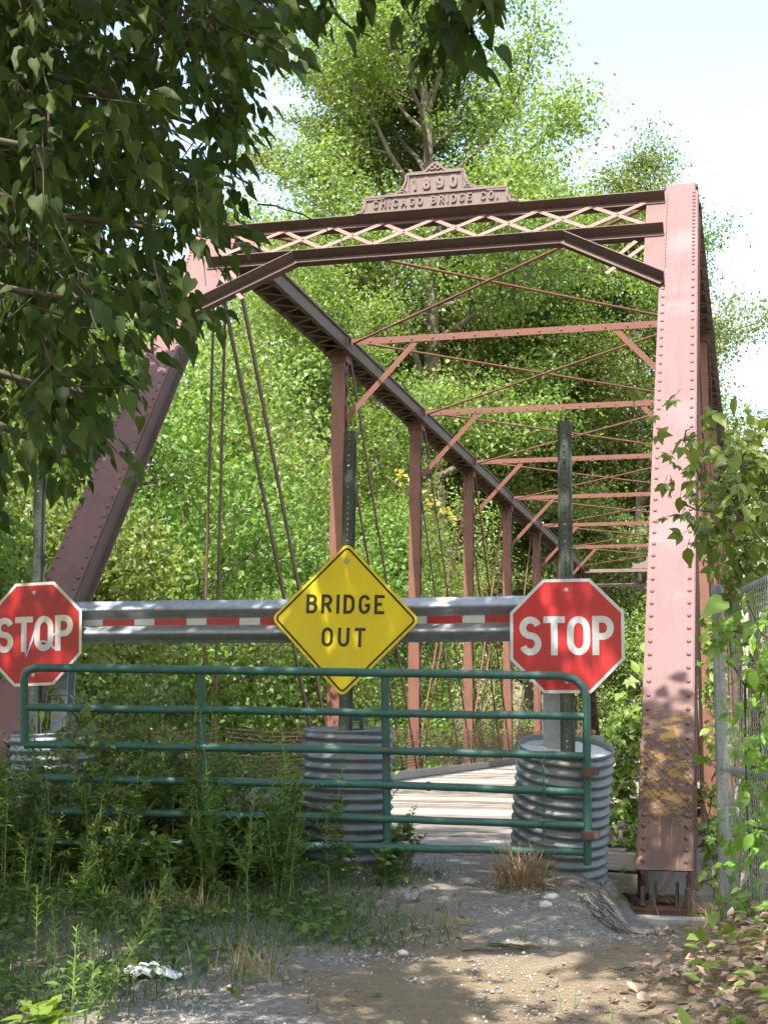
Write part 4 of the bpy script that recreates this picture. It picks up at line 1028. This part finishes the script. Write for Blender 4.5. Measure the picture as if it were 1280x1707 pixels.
for (p, nlf, ls, fine) in sprays:
    pc = np.array(p); HB = np.array(HUBL) if fine else HUB; hub = HB[np.argmin(np.sum((HB-pc)**2,1))]; v = pc-hub; L = np.linalg.norm(v)
    dr = unit((v/max(L,.01)+np.array([.25,.1,-.7]))[None])[0] if fine else unit((v/max(L,.01)+rng.normal(0,.5,3))[None])[0]
    Lt = .42 if fine else .6; a = pc-dr*Lt*.5; e = pc+dr*Lt*.5
    mid = (hub+a)/2+np.array([0,0,.08*L])
    if L < 2.5: twigs.append((np.array([hub,mid,a,pc,e]), np.array([.0045,.004,.0032,.0025,.0012])))
    if fine: HUBL += [pc, a, mid]
    for i in range(nlf):
        t = (i+rng.uniform(0,.8))/nlf; side = rng.normal(0,1,3); side -= dr*side.dot(dr); side /= np.linalg.norm(side)
        tip = unit((dr*.45+side*.6+np.array([.12,0,-.75 if fine else -.35]))[None])[0]
        LP_.append(a+dr*Lt*t+side*(.05 if fine else .14*rng.uniform(.3,1.3))); LT_.append(tip); LN_.append(side*.3+rng.normal(0,.45,3)+(np.array([-.1,-.45,.45]) if fine else np.array([0,0,.9]))); LS_.append(ls*rng.uniform(.55,1.25))
V, Fc = leaf_arrays(T_HEART, np.array(LP_), np.array(LT_), np.array(LN_), np.array(LS_))
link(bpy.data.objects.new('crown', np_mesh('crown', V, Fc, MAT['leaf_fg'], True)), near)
bv, bf = tubes_np(brs+twigs, 6); link(bpy.data.objects.new('trunk', np_mesh('trunk', bv, bf, MAT['twig'], True)), near)

# ------------------------------------------------------------------ creepers
def creeper(name, label, spots, seed, nleaf, size, root_pt, spread=.14, hang=(0,-.3,-.6), group=None, tm=T_OVATE, mat='leaf_gold'):
    """spots: points the vine runs over; leaves in groups of three to five leaflets"""
    rng = np.random.default_rng(seed); S = np.array([tuple(s) for s in spots]); P_, T_, N_, Z_ = [], [], [], []
    stems = []; prev = np.array(root_pt, float)
    order = np.argsort(S[:,2]+rng.normal(0,.1,len(S)))
    conn = [prev]
    for k in order:
        c = np.array(conn); q = c[np.argmin(np.sum((c-S[k])**2,1))]; m_ = (q+S[k])/2+rng.normal(0,.04,3); stems.append((np.array([q,m_,S[k]]), np.array([.006,.005,.003]))); conn.append(S[k])
    for k in range(nleaf):
        c = S[rng.integers(len(S))]+rng.normal(0,spread,3); ax = unit((np.array(hang)+rng.normal(0,.55,3))[None])[0]; nn = np.array([-.1,-.6,.6])+rng.normal(0,.4,3)
        w = np.cross(nn, ax); w /= np.linalg.norm(w)+1e-9; ns = rng.choice([1,3,5], p=[.35,.3,.35]); sz = size*rng.uniform(.6,1.3)*(1.25 if ns == 1 else .85)
        stems.append((np.array([c-ax*sz*.6+rng.normal(0,.01,3), c]), np.array([.002,.0014])))
        for j in range(ns):
            an = (j-(ns-1)/2)*rad(48); P_.append(c); T_.append(ax*math.cos(an)+w*math.sin(an)); N_.append(nn+rng.normal(0,.12,3)); Z_.append(sz*(1-.12*abs(j-(ns-1)/2)))
    V, Fc = leaf_arrays(tm, np.array(P_), np.array(T_), np.array(N_), np.array(Z_))
    root = thing(name, tuple(root_pt), label, 'vine', group)
    link(bpy.data.objects.new('leaves', np_mesh('leaves', V, Fc, MAT[mat], True)), root)
    bv, bf = tubes_np(stems, 5); tag(link(bpy.data.objects.new('stem', np_mesh('stem', bv, bf, MAT['twig'], True)), root), kind='stuff'); return root
rs = random.Random(8)
sp = []
for _ in range(150):
    x = rs.uniform(1150,1330); y = rs.uniform(725,1010); 
    if x < 1190 + max(0,(y-800))*.22: continue
    sp.append(at_d(x, y, rs.uniform(8.0,9.2)))
for (x, y) in ((1140,735),(1150,715),(1155,770),(1140,850),(1160,850),(1180,715),(1210,730),(1165,800)): sp.append(at_d(x,y,8.4))
creeper('creeper_vine', 'sunlit creeper with big leaves spilling over the fence top beside the right end post', sp, 3, 620, .085, (.5,-1.0,-.2))
sp = [at_d(rs.uniform(1225,1330), rs.uniform(1000,1200), rs.uniform(7.2,8.0)) for _ in range(16)]+[at_d(1215,1050,8.2),at_d(1230,1080,8.2)]
creeper('creeper_vine', 'few large creeper leaves hanging on the chain-link mesh', sp, 4, 40, .095, (.6,-2.0,-.2), .08, tm=T_HEART)
sp = []
for _ in range(170):
    z = rs.uniform(-.05,1.5); x = rs.uniform(-.55,-.25)
    if x > -.25-(1.6-z)*.20: sp.append((x, z*.76+rs.uniform(.12,.55), z))
creeper('creeper_vine', 'creeper climbing the left side of the right end post above the deck', sp, 5, 380, .08, (-.3,.3,-.2), .055)
sp = []
for _ in range(60):
    z = rs.uniform(-.3,1.8); sp.append((rs.uniform(.27,.42), z*.76+rs.uniform(.0,.6), z))
creeper('creeper_vine', 'creeper between the right end post and the fence post', sp, 6, 220, .07, (.3,.2,-.4), .05)
sp = [tuple(FA+FDIR*rs.uniform(.05,3.5)+Vector((rs.uniform(-.07,.35),.0,rs.uniform(-.3,1.5)))) for _ in range(160)]
creeper('creeper_vine', 'thin creeper growing behind the lower chain-link mesh', sp, 7, 1200, .07, (.8,-2.0,-.3), .09)

sp = []
for _ in range(150):
    x = rs.uniform(60,345); y = rs.uniform(1150,1380)
    if rs.random() < .25+.75*(y-1150)/230: sp.append(at_d(x, y, rs.uniform(9.15,9.95)))
pv = at_d(200,1410,9.5); creeper('creeper_vine', 'leafy vine climbing through the left half of the gate and over the left barrel', sp, 9, 430, .062, (pv.x,pv.y,gpt(pv.x,pv.y)), .07, mat='leaf_weed')
# ------------------------------------------------------------------ weeds
def weed_mesh(seed, h, nleaf, leaf, tmpl, mat, lean=.1, droop=-.1, bushy=0, nstem=1, stem='stem', r=.0045, top=.0):
    rng = np.random.default_rng(seed); P_, T_, N_, Z_ = [], [], [], []; st = []
    for s in range(nstem):
        d = np.array([rng.normal(0,lean),rng.normal(0,lean),1.]); hh = h*rng.uniform(.7,1.05); pts, rr, _ = branch(rng, (rng.normal(0,.02*nstem),rng.normal(0,.02*nstem),-.03), d, hh, r, r*.4, 8, .12); st.append((pts, rr)); lines = [(pts,1.)]
        for b in range(bushy):
            k = rng.integers(2,7); pp, r2, _ = branch(rng, pts[k], (rng.normal(0,.8),rng.normal(0,.8),.7), hh*rng.uniform(.2,.4), r*.5, r*.2, 4, .2); st.append((pp, r2)); lines.append((pp,.5))
        for pts_, w in lines:
            m_ = int(nleaf*w)
            for i in range(m_):
                t = .08+.92*(i+rng.uniform(0,.6))/m_; q = min(t,.995)*(len(pts_)-1); k = int(q); p = pts_[k]+(pts_[k+1]-pts_[k])*(q-k); az = i*2.4+rng.normal(0,.3)
                dz = .55+.5*t+droop; tip = np.array([math.cos(az),math.sin(az),dz+rng.normal(0,.25)]); P_.append(p); T_.append(tip); N_.append(np.array([-.3*math.cos(az),-.3*math.sin(az),1.])+rng.normal(0,.2,3)); Z_.append(leaf*rng.uniform(.7,1.2)*(1-.55*t**2*(1-top)))
    V, Fc = leaf_arrays(tmpl, np.array(P_), np.array(T_), np.array(N_), np.array(Z_)); bv, bf = tubes_np(st, 5)
    return np_mesh('stem', bv, bf, MAT[stem], True), np_mesh('leaves', V, Fc, MAT[mat], True)
WV = [weed_mesh(1,.95,34,.10,T_LANCE,'leaf_weed',.10,-.35,3), weed_mesh(2,.75,40,.085,T_LANCE,'leaf_weed',.14,-.3,5), weed_mesh(3,.6,16,.11,T_OVATE,'leaf_weed',.2,-.4,4,2),
      weed_mesh(4,1.15,46,.09,T_LANCE,'leaf_weed',.08,-.25,4), weed_mesh(5,.42,14,.10,T_OVATE,'leaf_weed',.25,-.45,3,3), weed_mesh(6,.8,60,.06,T_LANCE,'leaf_weed',.15,-.1,7)]
def put_plant(name, meshes, x, y, s, rz, label, cat, group=None, z=None, rot=None):
    Mx = Matrix.Translation((x, y, gpt(x,y) if z is None else z)) @ Matrix.Rotation(rz,4,'Z') @ (rot or Matrix.Identity(4)) @ Matrix.Scale(s,4)
    o = bpy.data.objects.new(name, None); link(o, None, Mx); tag(o, label, cat, group)
    for part, me in zip(('stem','leaves'), meshes):
        c = bpy.data.objects.new(part, me); COL.objects.link(c); c.parent = o
    return o
rs = random.Random(4); cnt = 0
while cnt < 250:
    x = rs.uniform(-6.2,-1.75); y = rs.uniform(-2.9,.3)
    px, py = to_px((x,y,0))
    if px > 655 or px < -120: continue
    dens = 1.0 if px < 340 else .95 if px < 500 else .45
    front = (Vector((x,y,0))-CAM).dot(FW) < GD
    if y < -2.1-.02*(px/330): dens *= .35
    if rs.random() > dens: continue
    k = rs.choice((0,1,2,3,4,5)); s = rs.uniform(.75,1.15)*(1.12 if px < 340 else 1.0 if px < 500 else .80)*(.6 if y < -2.1 else 1)
    kind = 'narrow-leaved' if k in (0,1,3,5) else 'broad-leaved'
    size = 'tall' if s > 1.02 else 'middling' if s > .8 else 'short'
    where = 'at the left barrel' if px < 170 else 'left of the second gate upright' if px < 335 else 'left of the middle barrel' if px < 500 else 'at the middle barrel'
    side = 'this side of the gate' if front else 'behind the gate'
    put_plant('weed_plant', WV[k], x, y, s, rs.uniform(0,6.28), f'{size} {kind} weed {side} {where}', 'weed', f'weeds {side} {where}'); cnt += 1
# individually visible foreground plants
GOLD = [weed_mesh(31,.80,70,.062,T_LANCE,'leaf_gold',.02,-.15,0,1,'stem',.0055,.35), weed_mesh(32,.6,40,.07,T_LANCE,'leaf_gold',.03,-.1,0,1,'stem',.005,.3), weed_mesh(33,.55,34,.075,T_LANCE,'leaf_gold',.06,-.2,2)]
b0 = at_d(168,1700,6.15); t0_ = at_d(288,1428,6.05); dv = (t0_-b0); s_ = dv.length/.80; q = dv.normalized()
put_plant('goldenrod', GOLD[0], b0.x, b0.y, s_, 0, 'sunlit goldenrod stem leaning right, tallest in the left foreground', 'plant', z=b0.z, rot=Vector((0,0,1)).rotation_difference(q).to_matrix().to_4x4())
for (x, y, d, s, k, lab) in ((120,1705,5.9,.95,1,'pale goldenrod stem left of the tall leaning one'),(85,1560,7.0,.75,2,'lit bushy goldenrod near the left edge'),(60,1600,7.2,.85,1,'shaded goldenrod at the left edge of the grass'),(135,1700,6.0,.8,2,'goldenrod at the foot of the tall leaning stem')):
    p = at_d(x,y,d); put_plant('goldenrod', GOLD[k], p.x, p.y, s, x*.1, lab, 'plant', z=gpt(p.x,p.y))
BL = weed_mesh(41,.42,12,.12,T_HEART,'leaf_gold',.3,-.4,4,5)
p = at_d(30,1700,5.2); put_plant('broadleaf_plant', BL, p.x, p.y, 1.0, .5, 'pale round-leaved plant in the bottom left corner', 'plant', z=gpt(p.x,p.y)-.02)
p = at_d(640,1420,9.2); put_plant('broadleaf_plant', WV[4], p.x, p.y, .75, .5, 'small yellow-green seedling by the bottom gate rail', 'plant', z=gpt(p.x,p.y))
p = at_d(668,1390,9.6); put_plant('broadleaf_plant', WV[2], p.x, p.y, .85, 2.5, 'leafy weed right of the middle gate upright', 'plant', z=gpt(p.x,p.y))
p = at_d(1035,1478,9.6); put_plant('broadleaf_plant', WV[1], p.x, p.y, .45, 1.5, 'small weed at the foot of the right barrel', 'plant', z=gpt(p.x,p.y))
for (x, y, lab) in ((730,1590,'small grass tuft on the gravel, upper'),(705,1650,'small grass tuft on the gravel, lower'),(840,1500,'little green weed in front of the right barrel')):
    pass

# ------------------------------------------------------------------ grass, litter, gravel
rng = np.random.default_rng(77)
def ground_pts(n, x0, x1, y0, y1, fn):
    x = rng.uniform(x0,x1,n); y = rng.uniform(y0,y1,n); k = rng.uniform(0,1,n) < fn(x,y); x, y = x[k], y[k]
    return np.stack([x,y,gz(x,y)-.004],-1)
def patch(x, y): return .5+.25*np.sin(x*3.1+1.7*np.sin(y*1.3))+.25*np.sin(y*2.7+2*np.sin(x*1.9+.4))
def grass_density(x, y):
    edge = -1.75+.35*np.sin(y*1.7)+.2*np.sin(y*4.1)+.12*(y+4)
    d = sstep(edge+.35, edge-.9, x)*(.25+.75*patch(x,y))
    return np.clip(d+.035*(patch(x*1.7,y*2.1) > .86), 0, 1)*(1-sstep(-.7,-.2,y))
def blades(name, P, size, w, mat, label, cat, lean=.5):
    n = len(P); az = rng.uniform(0,6.28,n); l_ = rng.uniform(.05,lean,n)
    tip = np.stack([np.cos(az)*l_, np.sin(az)*l_, np.ones(n)],-1); nr = np.stack([-np.cos(az),-np.sin(az),.3*np.ones(n)],-1)
    tv = np.array(T_BLADE[0]); tv = tv*np.array([1,w,-.8]); V, Fc = leaf_arrays((tv, T_BLADE[1]), P, tip, nr, size*rng.uniform(.4,1.2,n))
    return tag(link(bpy.data.objects.new(name, np_mesh(name, V, Fc, MAT[mat], True))), label, cat, kind='stuff')
P = ground_pts(120000, -6.5, .4, -6.6, -.4, grass_density); blades('grass', P, .11, .055, 'grass', 'short green grass and seedlings over the left foreground', 'grass', .9)
P2 = ground_pts(9000, -5.5, -.9, -6.2, -1.2, lambda x, y: .12*grass_density(x,y)); blades('grass', P2, .30, .018, 'grass', 'taller loose grass stems in the left foreground', 'grass', .7)
# dry grass tufts
def tuft(px, py, d, n, size, r, label, w=.016):
    p = at_d(px,py,d); P = np.stack([p.x+rng.normal(0,r,n), p.y+rng.normal(0,r,n), np.zeros(n)],-1); P[:,2] = gz(P[:,0],P[:,1]); o = blades('dry_grass_tuft', P, size, w, 'drygrass', label, 'grass', 1.1); del o['kind']; return o
tuft(868,1440,9.1,420,.34,.075,'straw-coloured dry grass tuft at the foot of the right barrel')
tuft(430,1620,6.9,150,.24,.11,'dry grass tuft left of the worn track')
tuft(300,1440,8.4,160,.22,.16,'dry grass patch below the left half of the gate')['kind'] = 'stuff'
tuft(1215,1500,8.3,160,.42,.10,'tall dry grass stalks at the foot of the fence', .010)
tuft(1175,1520,8.2,50,.30,.06,'few dry stalks beside the bearing plate', .010)
def litter(name, P, size, mat, label, cat, tm=T_OVATE, up=.9):
    n = len(P); V, Fc = leaf_arrays(tm, P+np.array([0,0,.012]), rng.normal(0,1,(n,3))*np.array([1,1,.25]), rng.normal(0,.42,(n,3))+np.array([0,0,up]), size*rng.uniform(.5,1.3,n))
    return tag(link(bpy.data.objects.new(name, np_mesh(name, V, Fc, MAT[mat], True))), label, cat, kind='stuff')
P = ground_pts(3600, -.1, 2.2, -5.6, -1.2, lambda x, y: sstep(-.02, .55, x+.10*np.sin(y*3))*(1-sstep(-2.2,-1.5,y)*(x < .45))); P[:,2] += rng.uniform(0,.05,len(P)); litter('leaf_litter', P, .062, 'deadleaf', 'dead tan leaves heaped along the right edge of the track', 'leaves')
P = ground_pts(800, -.1, 2.0, -5.4, -1.4, lambda x, y: sstep(.1,.6,x)); P[:,2] += rng.uniform(0,.14,len(P)); litter('ground_cover', P, .085, 'leaf_gold', 'green creeping leaves among the dead leaves on the right', 'leaves')
P = ground_pts(4200, -5.0, .5, -5.8, -.5, lambda x, y: .55*(patch(x*1.3+2,y) > .55)); litter('leaf_litter', P, .034, 'deadleaf', 'small brown leaf scraps strewn over the track', 'leaves')
P = ground_pts(48000, -5.6, -.9, -6.4, -1.0, lambda x, y: grass_density(x,y)*.9*(patch(x*2.2,y*1.9+1) > .42)); P[:,2] += rng.uniform(0,.07,len(P)); litter('ground_cover', P, .05, 'leaf_weed', 'low green seedlings and clover covering the left foreground', 'plants')
# gravel stones
ico = [(0,0,1),(.89,0,.3),(.28,.85,.35),(-.72,.53,.3),(-.72,-.53,.3),(.28,-.85,.35),(0,0,-.4)]
icf = [(0,1,2),(0,2,3),(0,3,4),(0,4,5),(0,5,1),(6,2,1),(6,3,2),(6,4,3),(6,5,4),(6,1,5)]
P = ground_pts(46000, -3.6, .6, -6.2, -.3, lambda x, y: sstep(-3.4,-1.6,x)*(.15+.85*np.clip(patch(x*.9+.7,y*1.2)*1.6-.4,0,1))*(1-.75*sstep(-2.4,-3.6,y)*sstep(-1.5,-.6,x)))
n = len(P); V, Fc = leaf_arrays((ico, icf), P, rng.normal(0,1,(n,3))*np.array([1,1,.1]), np.array([0,0,1.])+rng.normal(0,.3,(n,3)), np.exp(rng.normal(-5.15,.42,n)))
tag(link(bpy.data.objects.new('gravel', np_mesh('gravel', V, Fc, MAT['stone']))), 'loose grey gravel on the track', 'gravel', kind='stuff')
# single loose things
def rock(px, py, d, s, label, mat='stone'):
    p = at_d(px,py,d); r_ = np.random.default_rng(int(px)); bm = bmesh.new(); bmesh.ops.create_icosphere(bm, subdivisions=2, radius=s)
    for v in bm.verts: v.co *= 1+r_.normal(0,.12); v.co.z *= .6
    me = bpy.data.meshes.new('rock'); bm.to_mesh(me); bm.free(); me.materials.append(MAT['concrete']); o = place('rock', me, Matrix.Translation((p.x,p.y,gpt(p.x,p.y)+s*.2))); tag(o, label, 'rock')
rock(918,1470,8.7,.045,'pale stone in front of the right barrel'); rock(908,1488,8.5,.038,'second pale stone, lower, in front of the right barrel'); rock(672,1608,7.4,.03,'brown stone on the left of the track')
# plastic bag: crumpled sheet
p = at_d(250,1648,6.9); r_ = np.random.default_rng(9); mb = MB(); nx_, ny_ = 22, 10; vs = []
for j in range(ny_):
    for i in range(nx_):
        u = i/(nx_-1)-.5; v = j/(ny_-1)-.5; tap = 1-.45*abs(u)**1.5*2; vs.append((p.x+u*.34+.02*math.sin(j), p.y+v*.13*tap+.03*math.sin(i*.6), gpt(p.x,p.y)+.012+.14*max(0,.25-v*v)*3*max(.1,(.5-abs(u)))+abs(r_.normal(0,.004))+.022*abs(math.sin(i*.8+j*.9))))
mb.add(vs, [(j*nx_+i,j*nx_+i+1,(j+1)*nx_+i+1,(j+1)*nx_+i) for j in range(ny_-1) for i in range(nx_-1)], True); tag(mb.build('plastic_bag', MAT['bag']), 'crumpled white plastic bag lying in the grass', 'litter')
# clear plastic cup lying by the gate
p = at_d(690,1466,8.7); mb = MB(); Mx = Matrix.Translation((p.x,p.y,gpt(p.x,p.y)+.045)) @ Matrix.Rotation(rad(80),4,'X') @ Matrix.Rotation(.4,4,'Z'); mb.lathe([(0,-.05),(.03,-.05),(.032,-.045),(.044,.055),(.046,.058),(.0435,.055),(.031,-.043),(0,-.046)], Mx, 24); tag(mb.build('plastic_cup', MAT['clear']), 'clear plastic cup lying on the gravel below the gate', 'cup')
# fallen twigs
for i, (xa, ya, xb, yb, d, r, lab) in enumerate(((772,1607,905,1590,7.4,.006,'thin fallen stick lying across the track'),(1010,1640,1062,1690,6.9,.004,'curved twig on the bare dirt'),(985,1480,1045,1530,8.6,.004,'dry twig below the right barrel'))):
    a = at_d(xa,ya,d); b2 = at_d(xb,yb,d); pts = []
    for j in range(7):
        t = j/6; q = a.lerp(b2,t); pts.append((q.x,q.y+.02*math.sin(j*1.7),gpt(q.x,q.y)+.012+.004*math.sin(j*2)))
    mb = MB(); mb.tube(pts, [r]*5+[r*.7,r*.4], 6); tag(mb.build('stick', MAT['twig']), lab, 'stick')
p = at_d(985,1500,8.9); tg = thing('root_tangle', (p.x,p.y,gpt(p.x,p.y)), 'tangle of dry roots and stalks on the slope below the right barrel', 'roots'); mb = MB(); rq = random.Random(12)
for i in range(34):
    x = p.x+rq.gauss(0,.16); y = p.y+rq.gauss(0,.22); an = rq.uniform(-2.6,1.3); Lr = rq.uniform(.08,.34); pts = []
    for j in range(6):
        t = j/5; xx = x+math.cos(an)*Lr*t+.02*math.sin(j*2+i); yy = y+math.sin(an)*Lr*t+.02*math.cos(j*1.7+i); pts.append((xx,yy,gpt(xx,yy)+.012+rq.uniform(0,.05)*math.sin(math.pi*t)))
    mb.tube(pts, [.0022,.0028,.0026,.0022,.0018,.001], 5)
tag(mb.build('roots', MAT['twig'], tg), kind='stuff')
p = at_d(820,1585,7.5); pl2 = [(p.x+dx,p.y+dy,gpt(p.x,p.y)+.015) for dx, dy in ((0,0),(.03,.02),(.06,-.01),(.10,.015),(-.03,.0),(.13,.0),(.16,.01))]
st = [(np.array([(p.x-.05,p.y,gpt(p.x,p.y)+.01),(p.x+.07,p.y,gpt(p.x,p.y)+.02),(p.x+.18,p.y+.01,gpt(p.x,p.y)+.012)]), np.array([.002,.002,.001]))]
sprig('leaf_sprig', 'fresh green leaf sprig fallen on the track', 'leaf', pl2, [(1,.6*(-1)**i,.1) for i in range(7)], [.07]*7, 'leaf_weed', st, T_OVATE, np.array([0,0,1.]), 'stem')
# yellowing twig hanging behind the second vertical
c0 = at_d(690,830,34); lp = [tuple(at_d(690+q*9+rs.uniform(-8,8), 815+q*7+rs.uniform(-14,14), 34+rs.uniform(-.4,.4))) for q in range(-3,9) for _ in range(6)]
st = [(np.array([tuple(at_d(650,800,34)),tuple(c0),tuple(at_d(770,880,34))]), np.array([.03,.02,.006]))]
sprig('yellowing_branch', 'branch of yellowing leaves behind the second vertical post', 'branch', lp, np.random.default_rng(2).normal(0,.6,(len(lp),3))+np.array([0,0,-.3]), [.17]*len(lp), 'leaf_y', st, T_DIAMOND)
